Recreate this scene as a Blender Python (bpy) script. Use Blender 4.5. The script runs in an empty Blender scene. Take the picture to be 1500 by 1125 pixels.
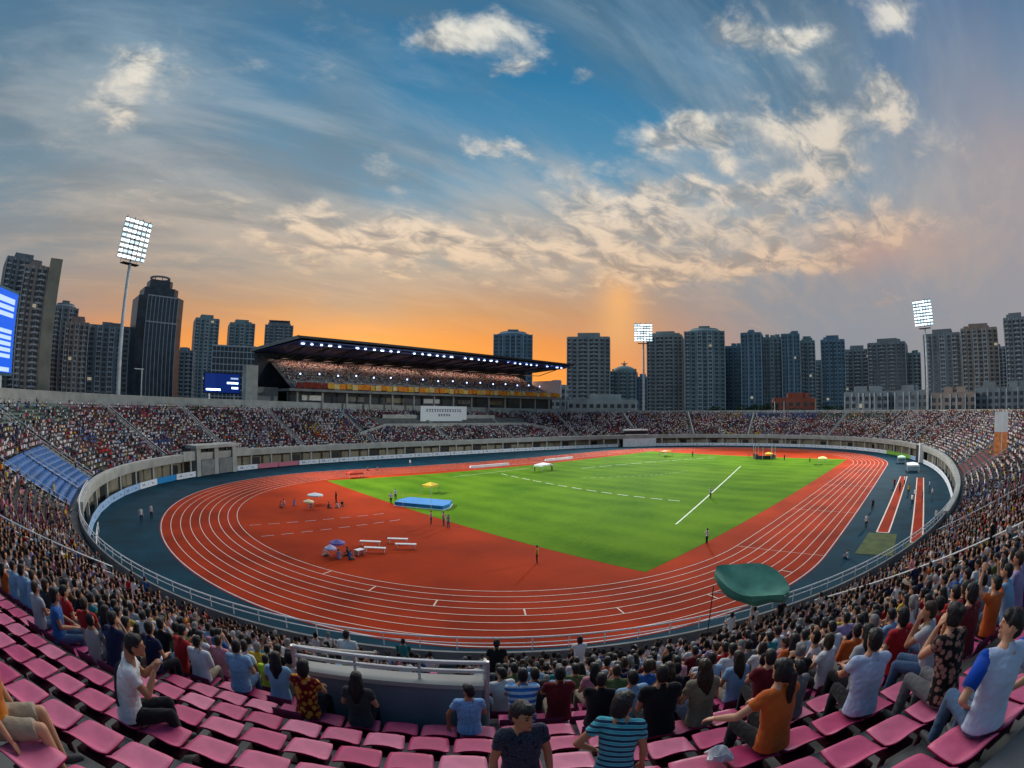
import bpy, bmesh, math, random
import numpy as np
from mathutils import Vector, Matrix
random.seed(7); np.random.seed(7)
scene = bpy.context.scene
COL = scene.collection
R = math.radians

def S(r, g, b):
    f = lambda c: (c / 255 / 12.92) if c / 255 <= 0.04045 else ((c / 255 + 0.055) / 1.055) ** 2.4
    return (f(r), f(g), f(b))

# ------------------------------------------------------------------ camera (fisheye, measured from the photograph)
CAM = np.array([-91.41889, -55.10469, 14.05294])
YAW, PITCH, ROLL = 0.814166, 0.0457346, 0.0121173
FPX = 755.986
def cam_axes():
    cy, sy, cp, sp = math.cos(YAW), math.sin(YAW), math.cos(PITCH), math.sin(PITCH)
    f = np.array([cy * cp, sy * cp, sp]); r = np.array([sy, -cy, 0.0]); u = np.cross(r, f)
    r2 = r * math.cos(ROLL) + u * math.sin(ROLL); u2 = -r * math.sin(ROLL) + u * math.cos(ROLL)
    return r2, u2, f
CR, CU, CF = cam_axes()
cd = bpy.data.cameras.new('camera'); cam = bpy.data.objects.new('camera', cd); COL.objects.link(cam)
cd.type = 'PANO'; cd.panorama_type = 'FISHEYE_EQUISOLID'
cd.sensor_fit = 'HORIZONTAL'; cd.sensor_width = 36.0; cd.sensor_height = 27.0
cd.fisheye_lens = FPX / 1500 * 36.0; cd.fisheye_fov = R(200)
cd.clip_start = 0.05; cd.clip_end = 8000
cam.matrix_world = Matrix(((CR[0], CU[0], -CF[0], CAM[0]), (CR[1], CU[1], -CF[1], CAM[1]), (CR[2], CU[2], -CF[2], CAM[2]), (0, 0, 0, 1)))
scene.camera = cam
def view(P):
    """where a world point shows in the 1500 x 1125 photograph: used only to word labels and to pick detail levels"""
    v = np.asarray(P, float) - CAM; n = np.linalg.norm(v); v = v / n
    a, b, c = v @ CR, v @ CU, v @ CF
    th = math.acos(max(-1, min(1, c))); r = FPX * 2 * math.sin(th / 2); q = math.hypot(a, b) + 1e-9
    return 750 + r * a / q, 562.5 - r * b / q, n

# ------------------------------------------------------------------ exposure
scene.view_settings.view_transform = 'Standard'; scene.view_settings.look = 'None'
scene.view_settings.exposure = 0.22; scene.view_settings.gamma = 1.0
try:
    scene.cycles.max_bounces = 4; scene.cycles.diffuse_bounces = 2; scene.cycles.glossy_bounces = 2
    scene.cycles.use_denoising = True; scene.cycles.use_light_tree = True
except Exception: pass

# ------------------------------------------------------------------ sky: dusk, orange behind the roofed grandstand
SUN_AZ, SUN_EL = 64.0, 6.0
world = bpy.data.worlds.new('World'); scene.world = world; world.use_nodes = True
nt = world.node_tree; nt.nodes.clear()
def N(t, **k):
    n = nt.nodes.new(t)
    for a, b in k.items(): setattr(n, a, b)
    return n
def L(a, b): nt.links.new(a, b)
def M(op, a, b=None, c=None, clamp=False):
    n = N('ShaderNodeMath', operation=op); n.use_clamp = clamp
    for i, v in enumerate((a, b, c)):
        if v is None: continue
        if isinstance(v, (int, float)): n.inputs[i].default_value = v
        else: L(v, n.inputs[i])
    return n.outputs[0]
def VM(op, a, b):
    n = N('ShaderNodeVectorMath', operation=op)
    for i, v in enumerate((a, b)):
        if isinstance(v, (tuple, list)): n.inputs[i].default_value = v
        else: L(v, n.inputs[i])
    return n.outputs['Value'] if op == 'DOT_PRODUCT' else n.outputs[0]
def SMOOTH(x, lo, hi):
    n = N('ShaderNodeMapRange', interpolation_type='SMOOTHSTEP'); L(x, n.inputs[0])
    n.inputs[1].default_value = lo; n.inputs[2].default_value = hi
    return n.outputs[0]
def RAMP(x, stops):
    n = N('ShaderNodeValToRGB'); L(x, n.inputs[0]); e = n.color_ramp.elements
    while len(e) < len(stops): e.new(0.5)
    for i, (p, c) in enumerate(stops): e[i].position = p; e[i].color = (*S(*c), 1)
    return n.outputs[0]
def MIX(f, a, b):
    n = N('ShaderNodeMix', data_type='RGBA')
    if isinstance(f, (int, float)): n.inputs[0].default_value = f
    else: L(f, n.inputs[0])
    for i, v in ((6, a), (7, b)):
        if isinstance(v, tuple): n.inputs[i].default_value = (*v, 1)
        else: L(v, n.inputs[i])
    return n.outputs[2]
geo = N('ShaderNodeTexCoord').outputs['Generated']
sep = N('ShaderNodeSeparateXYZ'); L(geo, sep.inputs[0])
X_, Y_, Z_ = sep.outputs
zc = M('MAXIMUM', Z_, 0.0)
hl = M('SQRT', M('ADD', M('ADD', M('MULTIPLY', X_, X_), M('MULTIPLY', Y_, Y_)), 1e-4))
daz = M('DIVIDE', VM('DOT_PRODUCT', geo, (math.cos(R(SUN_AZ)), math.sin(R(SUN_AZ)), 0)), hl)
warm = SMOOTH(daz, 0.60, 1.0)
cool_c = RAMP(zc, [(0, (126, 130, 138)), (0.1, (130, 134, 142)), (0.22, (130, 140, 150)), (0.36, (96, 136, 160)), (0.52, (46, 116, 156)), (0.75, (14, 84, 134)), (1, (10, 66, 112))])
warm_c = RAMP(zc, [(0, (252, 146, 8)), (0.085, (246, 142, 14)), (0.13, (230, 138, 40)), (0.18, (198, 140, 86)), (0.27, (152, 150, 144)), (0.40, (94, 148, 178)), (0.62, (32, 112, 156)), (1, (14, 72, 118))])
base = MIX(warm, cool_c, warm_c)
# cloud layer in a plane overhead (foreshortens towards the horizon)
den = M('ADD', zc, 0.16)
cmb = N('ShaderNodeCombineXYZ'); L(M('DIVIDE', X_, den), cmb.inputs[0]); L(M('DIVIDE', Y_, den), cmb.inputs[1])
def NOISE(scale, detail, rough, dist=0.0, off=(0, 0, 0), st=(1, 1, 1), rot=0.0, src=None):
    mp = N('ShaderNodeMapping'); L(src or cmb.outputs[0], mp.inputs[0])
    mp.inputs[1].default_value = off; mp.inputs[2].default_value = (0, 0, rot); mp.inputs[3].default_value = st
    n = N('ShaderNodeTexNoise'); L(mp.outputs[0], n.inputs['Vector'])
    n.inputs['Scale'].default_value = scale; n.inputs['Detail'].default_value = detail; n.inputs['Roughness'].default_value = rough; n.inputs['Distortion'].default_value = dist
    return n.outputs[0]
n1 = NOISE(2.3, 9, 0.62, 0.35, (3, 1, 0), (1.0, 1.5, 1), 0.6)
n2 = NOISE(0.9, 5, 0.55, 0.2, (7, 2, 0), (1.0, 2.2, 1), 0.35)
n3 = NOISE(6.0, 6, 0.6, 0.5, (1, 5, 0), (1, 1.4, 1), 0.5)
blobs = [(0.440,0.586,0.681,0.100,0.034),(0.402,0.637,0.658,0.052,0.026),(0.542,0.566,0.621,0.057,0.020),(0.638,0.487,0.597,0.034,0.022),
 (0.566,0.664,0.488,0.062,0.020),(0.775,0.386,0.501,0.090,0.038),(0.811,0.334,0.480,0.060,0.034),(0.728,0.200,0.655,0.070,0.034),(0.762,0.105,0.640,0.062,0.022),
 (0.835,0.177,0.521,0.080,0.046),(0.870,0.112,0.480,0.090,0.060),(0.758,-0.125,0.641,0.075,0.036),(0.892,0.175,0.416,0.110,0.026),(0.836,0.371,0.404,0.130,0.021),
 (0.759,0.526,0.384,0.140,0.048),(0.867,0.364,0.342,0.220,0.046),(0.663,0.687,0.297,0.200,0.040),(0.481,0.818,0.317,0.125,0.050),(0.286,0.904,0.319,0.120,0.045),
 (0.928,0.250,0.275,0.150,0.028),(0.945,0.048,0.323,0.128,0.036),(-0.116,0.817,0.565,0.080,0.044),(-0.125,0.864,0.488,0.058,0.030),(0.827,0.500,0.258,0.107,0.042),(0.854,-0.031,0.520,0.070,0.039)]
wn = N('ShaderNodeTexNoise'); L(geo, wn.inputs['Vector']); wn.inputs['Scale'].default_value = 7.0; wn.inputs['Detail'].default_value = 7; wn.inputs['Roughness'].default_value = .62
wv_ = VM('SUBTRACT', wn.outputs['Color'], (.5, .5, .5)); wsc = N('ShaderNodeVectorMath', operation='SCALE'); L(wv_, wsc.inputs[0]); wsc.inputs['Scale'].default_value = .17
geow = VM('ADD', geo, wsc.outputs[0])
tot = None
for cx, cy, cz, rx, ry in blobs:
    h = math.hypot(cx, cy); hv = (-cy / h, cx / h, 0); ev = (-cx / h * cz, -cy / h * cz, h)
    a = M('MULTIPLY', VM('DOT_PRODUCT', geow, hv), 1 / (rx * 1.0))
    b = M('MULTIPLY', M('SUBTRACT', VM('DOT_PRODUCT', geow, ev), ev[0] * cx + ev[1] * cy + ev[2] * cz), 1 / (ry * 1.0))
    q = M('MULTIPLY_ADD', a, a, M('MULTIPLY', b, b))
    g = M('MULTIPLY', M('EXPONENT', M('MULTIPLY', q, -1.0)), SMOOTH(VM('DOT_PRODUCT', geo, (cx, cy, cz)), 0.2, 0.5))
    tot = g if tot is None else M('ADD', tot, g)
tot = M('MINIMUM', tot, 1.2)
broad = None
for cx, cy, cz, rx, ry in ((0.80, 0.45, 0.38, 0.50, 0.12), (0.62, 0.72, 0.30, 0.42, 0.09), (0.92, 0.02, 0.42, 0.30, 0.12), (0.76, 0.14, 0.62, 0.24, 0.10), (0.15, 0.93, 0.33, 0.40, 0.07), (-0.15, 0.85, 0.52, 0.22, 0.14), (0.45, 0.60, 0.66, 0.20, 0.06)):
    h = math.hypot(cx, cy); ln_ = math.sqrt(cx * cx + cy * cy + cz * cz); cx, cy, cz = cx / ln_, cy / ln_, cz / ln_; h = math.hypot(cx, cy); hv = (-cy / h, cx / h, 0); ev = (-cx / h * cz, -cy / h * cz, h)
    a = M('MULTIPLY', VM('DOT_PRODUCT', geo, hv), 1 / rx); b = M('MULTIPLY', VM('DOT_PRODUCT', geo, ev), 1 / ry)
    g = M('MULTIPLY', M('EXPONENT', M('MULTIPLY', M('MULTIPLY_ADD', a, a, M('MULTIPLY', b, b)), -1.0)), SMOOTH(VM('DOT_PRODUCT', geo, (cx, cy, cz)), 0.2, 0.5))
    broad = g if broad is None else M('ADD', broad, g)
broad = M('MINIMUM', broad, 1.0)
dens = M('ADD', M('MULTIPLY', M('SUBTRACT', n1, 0.5), 2.2), M('MULTIPLY', tot, 0.78))
dens = M('ADD', dens, M('MULTIPLY', broad, 0.21))
dens = M('ADD', dens, M('MULTIPLY', M('SUBTRACT', n3, 0.5), 0.7))
cl = SMOOTH(dens, 0.22, 1.12)
thin = M('MULTIPLY', SMOOTH(n2, 0.40, 0.68), 0.72)
# soft grey veil
veil_c = RAMP(zc, [(0, (150, 120, 95)), (0.15, (150, 135, 125)), (0.3, (128, 132, 136)), (0.6, (92, 118, 134)), (1, (60, 90, 110))])
c1 = MIX(M('MULTIPLY', thin, SMOOTH(zc, 0.10, 0.28)), base, veil_c)
for (cx, cy, cz), rx, ry, tc_, st in (((-.20, .82, .52), .42, .30, (104, 122, 134), .8), ((.02, .94, .33), .32, .13, (146, 140, 134), .75), ((.88, -.26, .38), .24, .30, (166, 152, 152), .75), ((.97, -.10, .20), .42, .12, (142, 142, 150), .7),
        ((.805, .555, .20), .045, .085, (238, 172, 100), .85), ((.93, .06, .285), .13, .045, (212, 156, 122), .6), ((.30, .78, .50), .07, .16, (96, 124, 142), .6), ((.62, .70, .33), .30, .06, (150, 146, 140), .5)):
    h = math.hypot(cx, cy); hv = (-cy / h, cx / h, 0); ev = (-cx / h * cz, -cy / h * cz, h)
    a = M('MULTIPLY', VM('DOT_PRODUCT', geo, hv), 1 / rx); b = M('MULTIPLY', M('SUBTRACT', VM('DOT_PRODUCT', geo, ev), ev[0] * cx + ev[1] * cy + ev[2] * cz), 1 / ry)
    g = M('MULTIPLY', M('EXPONENT', M('MULTIPLY', M('MULTIPLY_ADD', a, a, M('MULTIPLY', b, b)), -1.0)), SMOOTH(VM('DOT_PRODUCT', geo, (cx, cy, cz)), 0.2, 0.5))
    c1 = MIX(M('MULTIPLY', g, M('MULTIPLY_ADD', n2, st * 1.1, st * 0.45), clamp=True), c1, S(*tc_))
bright_w = RAMP(zc, [(0, (248, 168, 60)), (0.14, (238, 182, 116)), (0.26, (228, 196, 162)), (0.40, (232, 214, 192)), (0.6, (240, 232, 214)), (1, (235, 235, 230))])
bright_c = RAMP(zc, [(0, (160, 140, 130)), (0.16, (186, 154, 134)), (0.28, (206, 170, 146)), (0.42, (214, 194, 172)), (0.6, (226, 220, 206)), (1, (225, 225, 220))])
bright = MIX(SMOOTH(daz, 0.2, 0.9), bright_c, bright_w)
shadow = RAMP(zc, [(0, (190, 130, 70)), (0.2, (168, 140, 118)), (0.4, (138, 142, 144)), (1, (100, 120, 135))])
body = MIX(SMOOTH(n3, 0.36, 0.62), shadow, bright)
n4 = NOISE(1.5, 7, 0.6, 0.7, (2, 9, 0), (0.55, 1.9, 1), 0.95)
n5 = NOISE(3.4, 8, 0.62, 0.5, (5, 3, 0), (0.7, 2.2, 1), 0.9)
soft = SMOOTH(M('ADD', M('ADD', M('MULTIPLY', n4, .65), M('MULTIPLY', n5, .35)), M('MULTIPLY', broad, 0.16)), 0.47, 0.76)
soft_w = RAMP(zc, [(0, (240, 160, 50)), (0.12, (222, 158, 92)), (0.22, (204, 170, 138)), (0.36, (184, 178, 170)), (0.6, (142, 166, 182)), (1, (110, 142, 164))])
soft_c = RAMP(zc, [(0, (142, 136, 138)), (0.15, (166, 146, 136)), (0.28, (178, 158, 146)), (0.42, (166, 164, 164)), (0.6, (130, 152, 170)), (1, (96, 126, 150))])
c1 = MIX(M('MULTIPLY', soft, M('MULTIPLY_ADD', SMOOTH(zc, 0.10, 0.30), 0.44, 0.18)), c1, MIX(SMOOTH(daz, 0.2, 0.9), soft_c, soft_w))
c2 = MIX(M('MULTIPLY', cl, 0.84), c1, body)
# the sky texture supplies the faint natural twilight under the clouds
sky = N('ShaderNodeTexSky'); sky.sky_type = 'NISHITA'; sky.sun_disc = False
sky.sun_elevation = R(SUN_EL); sky.sun_rotation = R(90 - SUN_AZ)
bg1 = N('ShaderNodeBackground'); L(sky.outputs[0], bg1.inputs[0]); bg1.inputs[1].default_value = 0.006
bg2 = N('ShaderNodeBackground'); L(c2, bg2.inputs[0]); bg2.inputs[1].default_value = 0.93
ad = N('ShaderNodeAddShader'); L(bg1.outputs[0], ad.inputs[0]); L(bg2.outputs[0], ad.inputs[1])
wo = N('ShaderNodeOutputWorld'); L(ad.outputs[0], wo.inputs[0])
try: world.cycles.sampling_method = 'MANUAL'; world.cycles.sample_map_resolution = 512
except Exception: pass

# soft after-glow from the bright part of the sky
sd = bpy.data.lights.new('sun', 'SUN'); sun = bpy.data.objects.new('sun', sd); COL.objects.link(sun)
sd.energy = 1.6; sd.angle = R(60); sd.color = (1.0, 0.93, 0.86)
v = Vector((math.cos(R(SUN_AZ)) * math.cos(R(42)), math.sin(R(SUN_AZ)) * math.cos(R(42)), math.sin(R(42))))
sun.rotation_euler = v.to_track_quat('Z', 'Y').to_euler()
FLOOD_W = 330000.0

# ------------------------------------------------------------------ helpers
def mat(name, col, rough=0.7, var=0.0, vscale=3.0, bump=0.0, bscale=20.0, metal=0.0, emit=0.0, ecol=None, spec=0.3, obj=True, col2=None, detail=4, sheen=0.0):
    m = bpy.data.materials.new(name); m.use_nodes = True; t = m.node_tree; bs = t.nodes['Principled BSDF']
    bs.inputs['Base Color'].default_value = (*col, 1); bs.inputs['Roughness'].default_value = rough; bs.inputs['Metallic'].default_value = metal
    bs.inputs['Specular IOR Level'].default_value = spec
    if sheen: bs.inputs['Sheen Weight'].default_value = sheen
    if emit:
        bs.inputs['Emission Color'].default_value = (*(ecol or col), 1); bs.inputs['Emission Strength'].default_value = emit
    tc = t.nodes.new('ShaderNodeTexCoord'); src = tc.outputs['Object' if obj else 'Generated']
    if var:
        n = t.nodes.new('ShaderNodeTexNoise'); n.inputs['Scale'].default_value = vscale; n.inputs['Detail'].default_value = detail
        t.links.new(src, n.inputs['Vector'])
        r = t.nodes.new('ShaderNodeValToRGB'); e = r.color_ramp.elements
        c2 = col2 or tuple(min(1, c * (1 + var)) for c in col)
        e[0].position = 0.3; e[0].color = (*[c * (1 - var) for c in col], 1); e[1].position = 0.7; e[1].color = (*c2, 1)
        t.links.new(n.outputs[0], r.inputs[0]); t.links.new(r.outputs[0], bs.inputs['Base Color'])
    if bump:
        n = t.nodes.new('ShaderNodeTexNoise'); n.inputs['Scale'].default_value = bscale; n.inputs['Detail'].default_value = 3
        t.links.new(src, n.inputs['Vector'])
        b = t.nodes.new('ShaderNodeBump'); b.inputs['Strength'].default_value = bump; b.inputs['Distance'].default_value = 0.02
        t.links.new(n.outputs[0], b.inputs['Height']); t.links.new(b.outputs[0], bs.inputs['Normal'])
    return m

class MB:
    def __init__(s): s.v = []; s.f = []; s.m = []
    def add(s, vs, fs, mi=0):
        o = len(s.v); s.v += [tuple(map(float, q)) for q in vs]; s.f += [tuple(o + i for i in f) for f in fs]; s.m += [mi] * len(fs); return s
    def box(s, c, d, rz=0.0, mi=0):
        cx, cy, cz = c; hx, hy, hz = d[0] / 2, d[1] / 2, d[2] / 2; co, si = math.cos(rz), math.sin(rz)
        vs = [(cx + x * co - y * si, cy + x * si + y * co, cz + z) for z in (-hz, hz) for x, y in ((-hx, -hy), (hx, -hy), (hx, hy), (-hx, hy))]
        return s.add(vs, [(3, 2, 1, 0), (4, 5, 6, 7), (0, 1, 5, 4), (1, 2, 6, 5), (2, 3, 7, 6), (3, 0, 4, 7)], mi)
    def tube(s, pts, r, n=8, mi=0, cap=True):
        pts = [Vector(p) for p in pts]; rr = r if isinstance(r, (list, tuple)) else [r] * len(pts); vs = []; fs = []
        for i, p in enumerate(pts):
            t = (pts[min(i + 1, len(pts) - 1)] - pts[max(i - 1, 0)]).normalized()
            u = t.cross(Vector((0, 0, 1))); u = Vector((1, 0, 0)) if u.length < 1e-3 else u.normalized(); w = t.cross(u)
            vs += [p + (u * math.cos(a) + w * math.sin(a)) * rr[i] for a in [2 * math.pi * k / n for k in range(n)]]
        for i in range(len(pts) - 1):
            fs += [(i * n + k, i * n + (k + 1) % n, (i + 1) * n + (k + 1) % n, (i + 1) * n + k) for k in range(n)]
        if cap: fs += [tuple(range(n))[::-1], tuple((len(pts) - 1) * n + k for k in range(n))]
        return s.add(vs, fs, mi)
    def prism(s, poly, z0, z1, mi=0):
        n = len(poly); vs = [(x, y, z0) for x, y in poly] + [(x, y, z1) for x, y in poly]
        return s.add(vs, [tuple(range(n))[::-1], tuple(range(n, 2 * n))] + [(i, (i + 1) % n, n + (i + 1) % n, n + i) for i in range(n)], mi)
    def sphere(s, c, r, nu=12, nv=8, mi=0):
        rx, ry, rz = r if isinstance(r, (tuple, list)) else (r, r, r); vs = [(c[0], c[1], c[2] - rz)]
        for j in range(1, nv):
            a = -math.pi / 2 + math.pi * j / nv
            vs += [(c[0] + rx * math.cos(a) * math.cos(2 * math.pi * k / nu), c[1] + ry * math.cos(a) * math.sin(2 * math.pi * k / nu), c[2] + rz * math.sin(a)) for k in range(nu)]
        vs.append((c[0], c[1], c[2] + rz)); fs = [(0, 1 + (k + 1) % nu, 1 + k) for k in range(nu)]
        for j in range(nv - 2): fs += [(1 + j * nu + k, 1 + j * nu + (k + 1) % nu, 1 + (j + 1) * nu + (k + 1) % nu, 1 + (j + 1) * nu + k) for k in range(nu)]
        b = 1 + (nv - 2) * nu; fs += [(b + k, b + (k + 1) % nu, b + nu) for k in range(nu)]
        return s.add(vs, fs, mi)
    def loft(s, rings, mi=0, close=True):
        """rings: lists of points, all of one length"""
        n = len(rings[0]); vs = [p for r in rings for p in r]; fs = []
        for i in range(len(rings) - 1): fs += [(i * n + k, i * n + (k + 1) % n, (i + 1) * n + (k + 1) % n, (i + 1) * n + k) for k in range(n)]
        if close: fs += [tuple(range(n))[::-1], tuple((len(rings) - 1) * n + k for k in range(n))]
        return s.add(vs, fs, mi)
    def strip(s, a, b, mi=0, closed=False):
        n = len(a); vs = list(a) + list(b); m = n if closed else n - 1
        return s.add(vs, [(i, (i + 1) % n, n + (i + 1) % n, n + i) for i in range(m)], mi)
    def mesh(s, name, mats, smooth=False):
        me = bpy.data.meshes.new(name); me.from_pydata(s.v, [], s.f)
        for m in (mats if isinstance(mats, (list, tuple)) else [mats]): me.materials.append(m)
        if any(s.m): me.polygons.foreach_set('material_index', s.m)
        if smooth: me.polygons.foreach_set('use_smooth', [True] * len(s.f))
        me.update(); return me
    def build(s, name, mats, parent=None, smooth=False): return link(name, s.mesh(name, mats, smooth), parent)
def link(name, me, parent=None):
    o = bpy.data.objects.new(name, me); COL.objects.link(o)
    if parent is not None: o.parent = parent
    return o
def tag(o, label, cat, group=None):
    o['label'] = label; o['category'] = cat
    if group: o['group'] = group
    return o
def thing(name, label, cat, loc=(0, 0, 0), rz=0.0, group=None):
    o = bpy.data.objects.new(name, None); COL.objects.link(o); o.location = loc; o.rotation_euler = (0, 0, rz); o.empty_display_size = 0.3
    return tag(o, label, cat, group)
def kind(o, k): o['kind'] = k; return o
def copy_tree(o, parent=None):
    c = o.copy(); COL.objects.link(c)
    if parent is not None: c.parent = parent
    for ch in o.children: copy_tree(ch, c)
    return c
ORD = 'zeroth first second third fourth fifth sixth seventh eighth ninth tenth eleventh twelfth thirteenth fourteenth fifteenth sixteenth seventeenth eighteenth nineteenth twentieth'.split()
def ordinal(n):
    if n <= 20: return ORD[n]
    t = {20: 'twenty', 30: 'thirty', 40: 'forty', 50: 'fifty', 60: 'sixty', 70: 'seventy', 80: 'eighty', 90: 'ninety'}
    if n >= 100: return 'hundred-and-' + ordinal(n - 100) if n > 100 else 'hundredth'
    return (t[n // 10 * 10] + '-' + ORD[n % 10]) if n % 10 else t[n // 10 * 10][:-1] + 'ieth'

# ------------------------------------------------------------------ plan of the bowl: a rounded oval, s runs round the wall, d outwards
RA, RBP, RBM, RN = 97.3, 65.0, 62.0, 2.3
_t = np.linspace(0, 2 * np.pi, 40001); _c, _s = np.cos(_t), np.sin(_t)
_x = RA * np.sign(_c) * np.abs(_c) ** (2 / RN); _y = np.where(_s >= 0, RBP, RBM) * np.sign(_s) * np.abs(_s) ** (2 / RN)
_L = np.concatenate([[0], np.cumsum(np.hypot(np.diff(_x), np.diff(_y)))]); TOT = _L[-1]; NW = int(TOT / 0.25)
_sl = np.arange(NW) * TOT / NW; WX, WY = np.interp(_sl, _L, _x), np.interp(_sl, _L, _y)
_tx, _ty = np.roll(WX, -1) - np.roll(WX, 1), np.roll(WY, -1) - np.roll(WY, 1)
def _sm(v, k=12): return np.convolve(np.concatenate([v[-k:], v, v[:k]]), np.ones(2 * k + 1) / (2 * k + 1), 'valid')
_n = np.hypot(_tx, _ty); NX, NY = _sm(_ty / _n), _sm(-_tx / _n); _n = np.hypot(NX, NY); NX /= _n; NY /= _n
def ring(s, d):
    i = (np.asarray(s, float) % TOT) / TOT * NW; i0 = np.floor(i).astype(int) % NW; i1 = (i0 + 1) % NW; f = i - np.floor(i)
    X = WX[i0] * (1 - f) + WX[i1] * f; Y = WY[i0] * (1 - f) + WY[i1] * f; U = NX[i0] * (1 - f) + NX[i1] * f; V = NY[i0] * (1 - f) + NY[i1] * f
    return X + U * d, Y + V * d, U, V
def rp(s, d, z): X, Y, _, _ = ring(s, d); return (float(X), float(Y), z)
def rline(s0, s1, d, z, step=1.0):
    n = max(2, int(abs(s1 - s0) / step) + 1); return [rp(s, d, z) for s in np.linspace(s0, s1, n)]
def facing(s): _, _, U, V = ring(s, 0); return math.atan2(-V, -U) - math.pi / 2     # rotation that turns local +y towards the field
NROW, D0, DD, Z0, DZ = 21, 1.51, 0.85, 3.99, 0.42
def row_d(k): return D0 + DD * k
def row_z(k): return Z0 + DZ * k          # seat height; the tread lies 0.43 below

# ------------------------------------------------------------------ ground, apron, track, field
m_city = mat('city_ground', (0.035, 0.037, 0.04), 0.9, 0.4, 0.02)
m_apron = mat('blue_rubber', S(3, 52, 68), 0.85, 0.34, 0.25, 0.25, 8.0, detail=8, spec=.08)
m_track = mat('red_track', S(158, 48, 19), 0.9, 0.32, 0.16, 0.3, 12.0, detail=10, spec=.06)
m_track2 = mat('red_infield', S(166, 52, 17), 0.9, 0.28, 0.10, 0.3, 12.0, detail=10, spec=.06)
m_line = mat('line_paint', (0.78, 0.56, 0.46), 0.7, 0.12, 2.0)
m_line2 = mat('field_paint', (0.75, 0.8, 0.62), 0.8, 0.25, 1.5)
m_edge = mat('track_edge_paint', (0.55, 0.52, 0.54), 0.7, 0.15, 1.0)
m_pit = mat('sand_pit_cover', S(74, 86, 44), 0.95, 0.3, 0.8)

m_grass = mat('grass', S(88, 148, 44), 0.9, 0.1, 0.3, 0.5, 30.0, spec=0.03)
t = m_grass.node_tree; bs = t.nodes['Principled BSDF']; tc = t.nodes.new('ShaderNodeTexCoord')
wv = t.nodes.new('ShaderNodeTexWave'); wv.wave_type = 'BANDS'; wv.inputs['Scale'].default_value = 0.055; wv.inputs['Distortion'].default_value = 1.2; wv.inputs['Detail'].default_value = 2
mp = t.nodes.new('ShaderNodeMapping'); t.links.new(tc.outputs['Object'], mp.inputs[0]); mp.inputs[2].default_value = (0, 0, 0); t.links.new(mp.outputs[0], wv.inputs['Vector'])
ng = t.nodes.new('ShaderNodeTexNoise'); ng.inputs['Scale'].default_value = 0.09; ng.inputs['Detail'].default_value = 8; t.links.new(tc.outputs['Object'], ng.inputs['Vector'])
nf = t.nodes.new('ShaderNodeTexNoise'); nf.inputs['Scale'].default_value = 1.4; nf.inputs['Detail'].default_value = 6; nf.inputs['Roughness'].default_value = 0.75; t.links.new(tc.outputs['Object'], nf.inputs['Vector'])
sumn = t.nodes.new('ShaderNodeMath'); sumn.operation = 'MULTIPLY_ADD'; t.links.new(wv.outputs['Fac'], sumn.inputs[0]); sumn.inputs[1].default_value = 0.11; t.links.new(ng.outputs[0], sumn.inputs[2])
s2 = t.nodes.new('ShaderNodeMath'); s2.operation = 'MULTIPLY_ADD'; t.links.new(nf.outputs[0], s2.inputs[0]); s2.inputs[1].default_value = 0.5; t.links.new(sumn.outputs[0], s2.inputs[2])
rg = t.nodes.new('ShaderNodeValToRGB'); rg.color_ramp.elements[0].position = 0.45; rg.color_ramp.elements[0].color = (*S(46, 92, 10), 1)
rg.color_ramp.elements[1].position = 0.95; rg.color_ramp.elements[1].color = (*S(98, 134, 26), 1); t.links.new(s2.outputs[0], rg.inputs[0]); t.links.new(rg.outputs[0], bs.inputs['Base Color'])

b = MB(); b.add([(-2500, -2500, -0.1), (2500, -2500, -0.1), (2500, 2500, -0.1), (-2500, 2500, -0.1)], [(0, 1, 2, 3)])
kind(b.build('ground', m_city), 'structure')
wall_poly = [tuple(map(float, ring(s, 3.2)[:2])) for s in np.arange(0, TOT, 1.5)]
b = MB(); b.add([(x, y, 0.0) for x, y in wall_poly], [tuple(range(len(wall_poly)))]); kind(b.build('apron_ground', m_apron), 'structure')
HS = 42.195
def oval(Rr, z, n=96):
    a = np.linspace(-np.pi / 2, np.pi / 2, n); p = [(HS + Rr * math.cos(t), Rr * math.sin(t), z) for t in a]
    return p + [(-HS + Rr * math.cos(t + math.pi), Rr * math.sin(t + math.pi), z) for t in a]
b = MB(); o = oval(36.3, 0.012); b.add(o, [tuple(range(len(o)))]); kind(b.build('infield_ground', m_track2), 'structure')
b = MB(); b.strip(oval(46.45, 0.012), oval(36.3, 0.012), closed=True); kind(b.build('track_ground', m_track), 'structure')
GX, GY = 54.6, 33.0
b = MB(); b.add([(-GX, -GY, 0.022), (GX, -GY, 0.022), (GX, GY, 0.022), (-GX, GY, 0.022)], [(0, 1, 2, 3)]); kind(b.build('grass_field', m_grass), 'structure')

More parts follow.
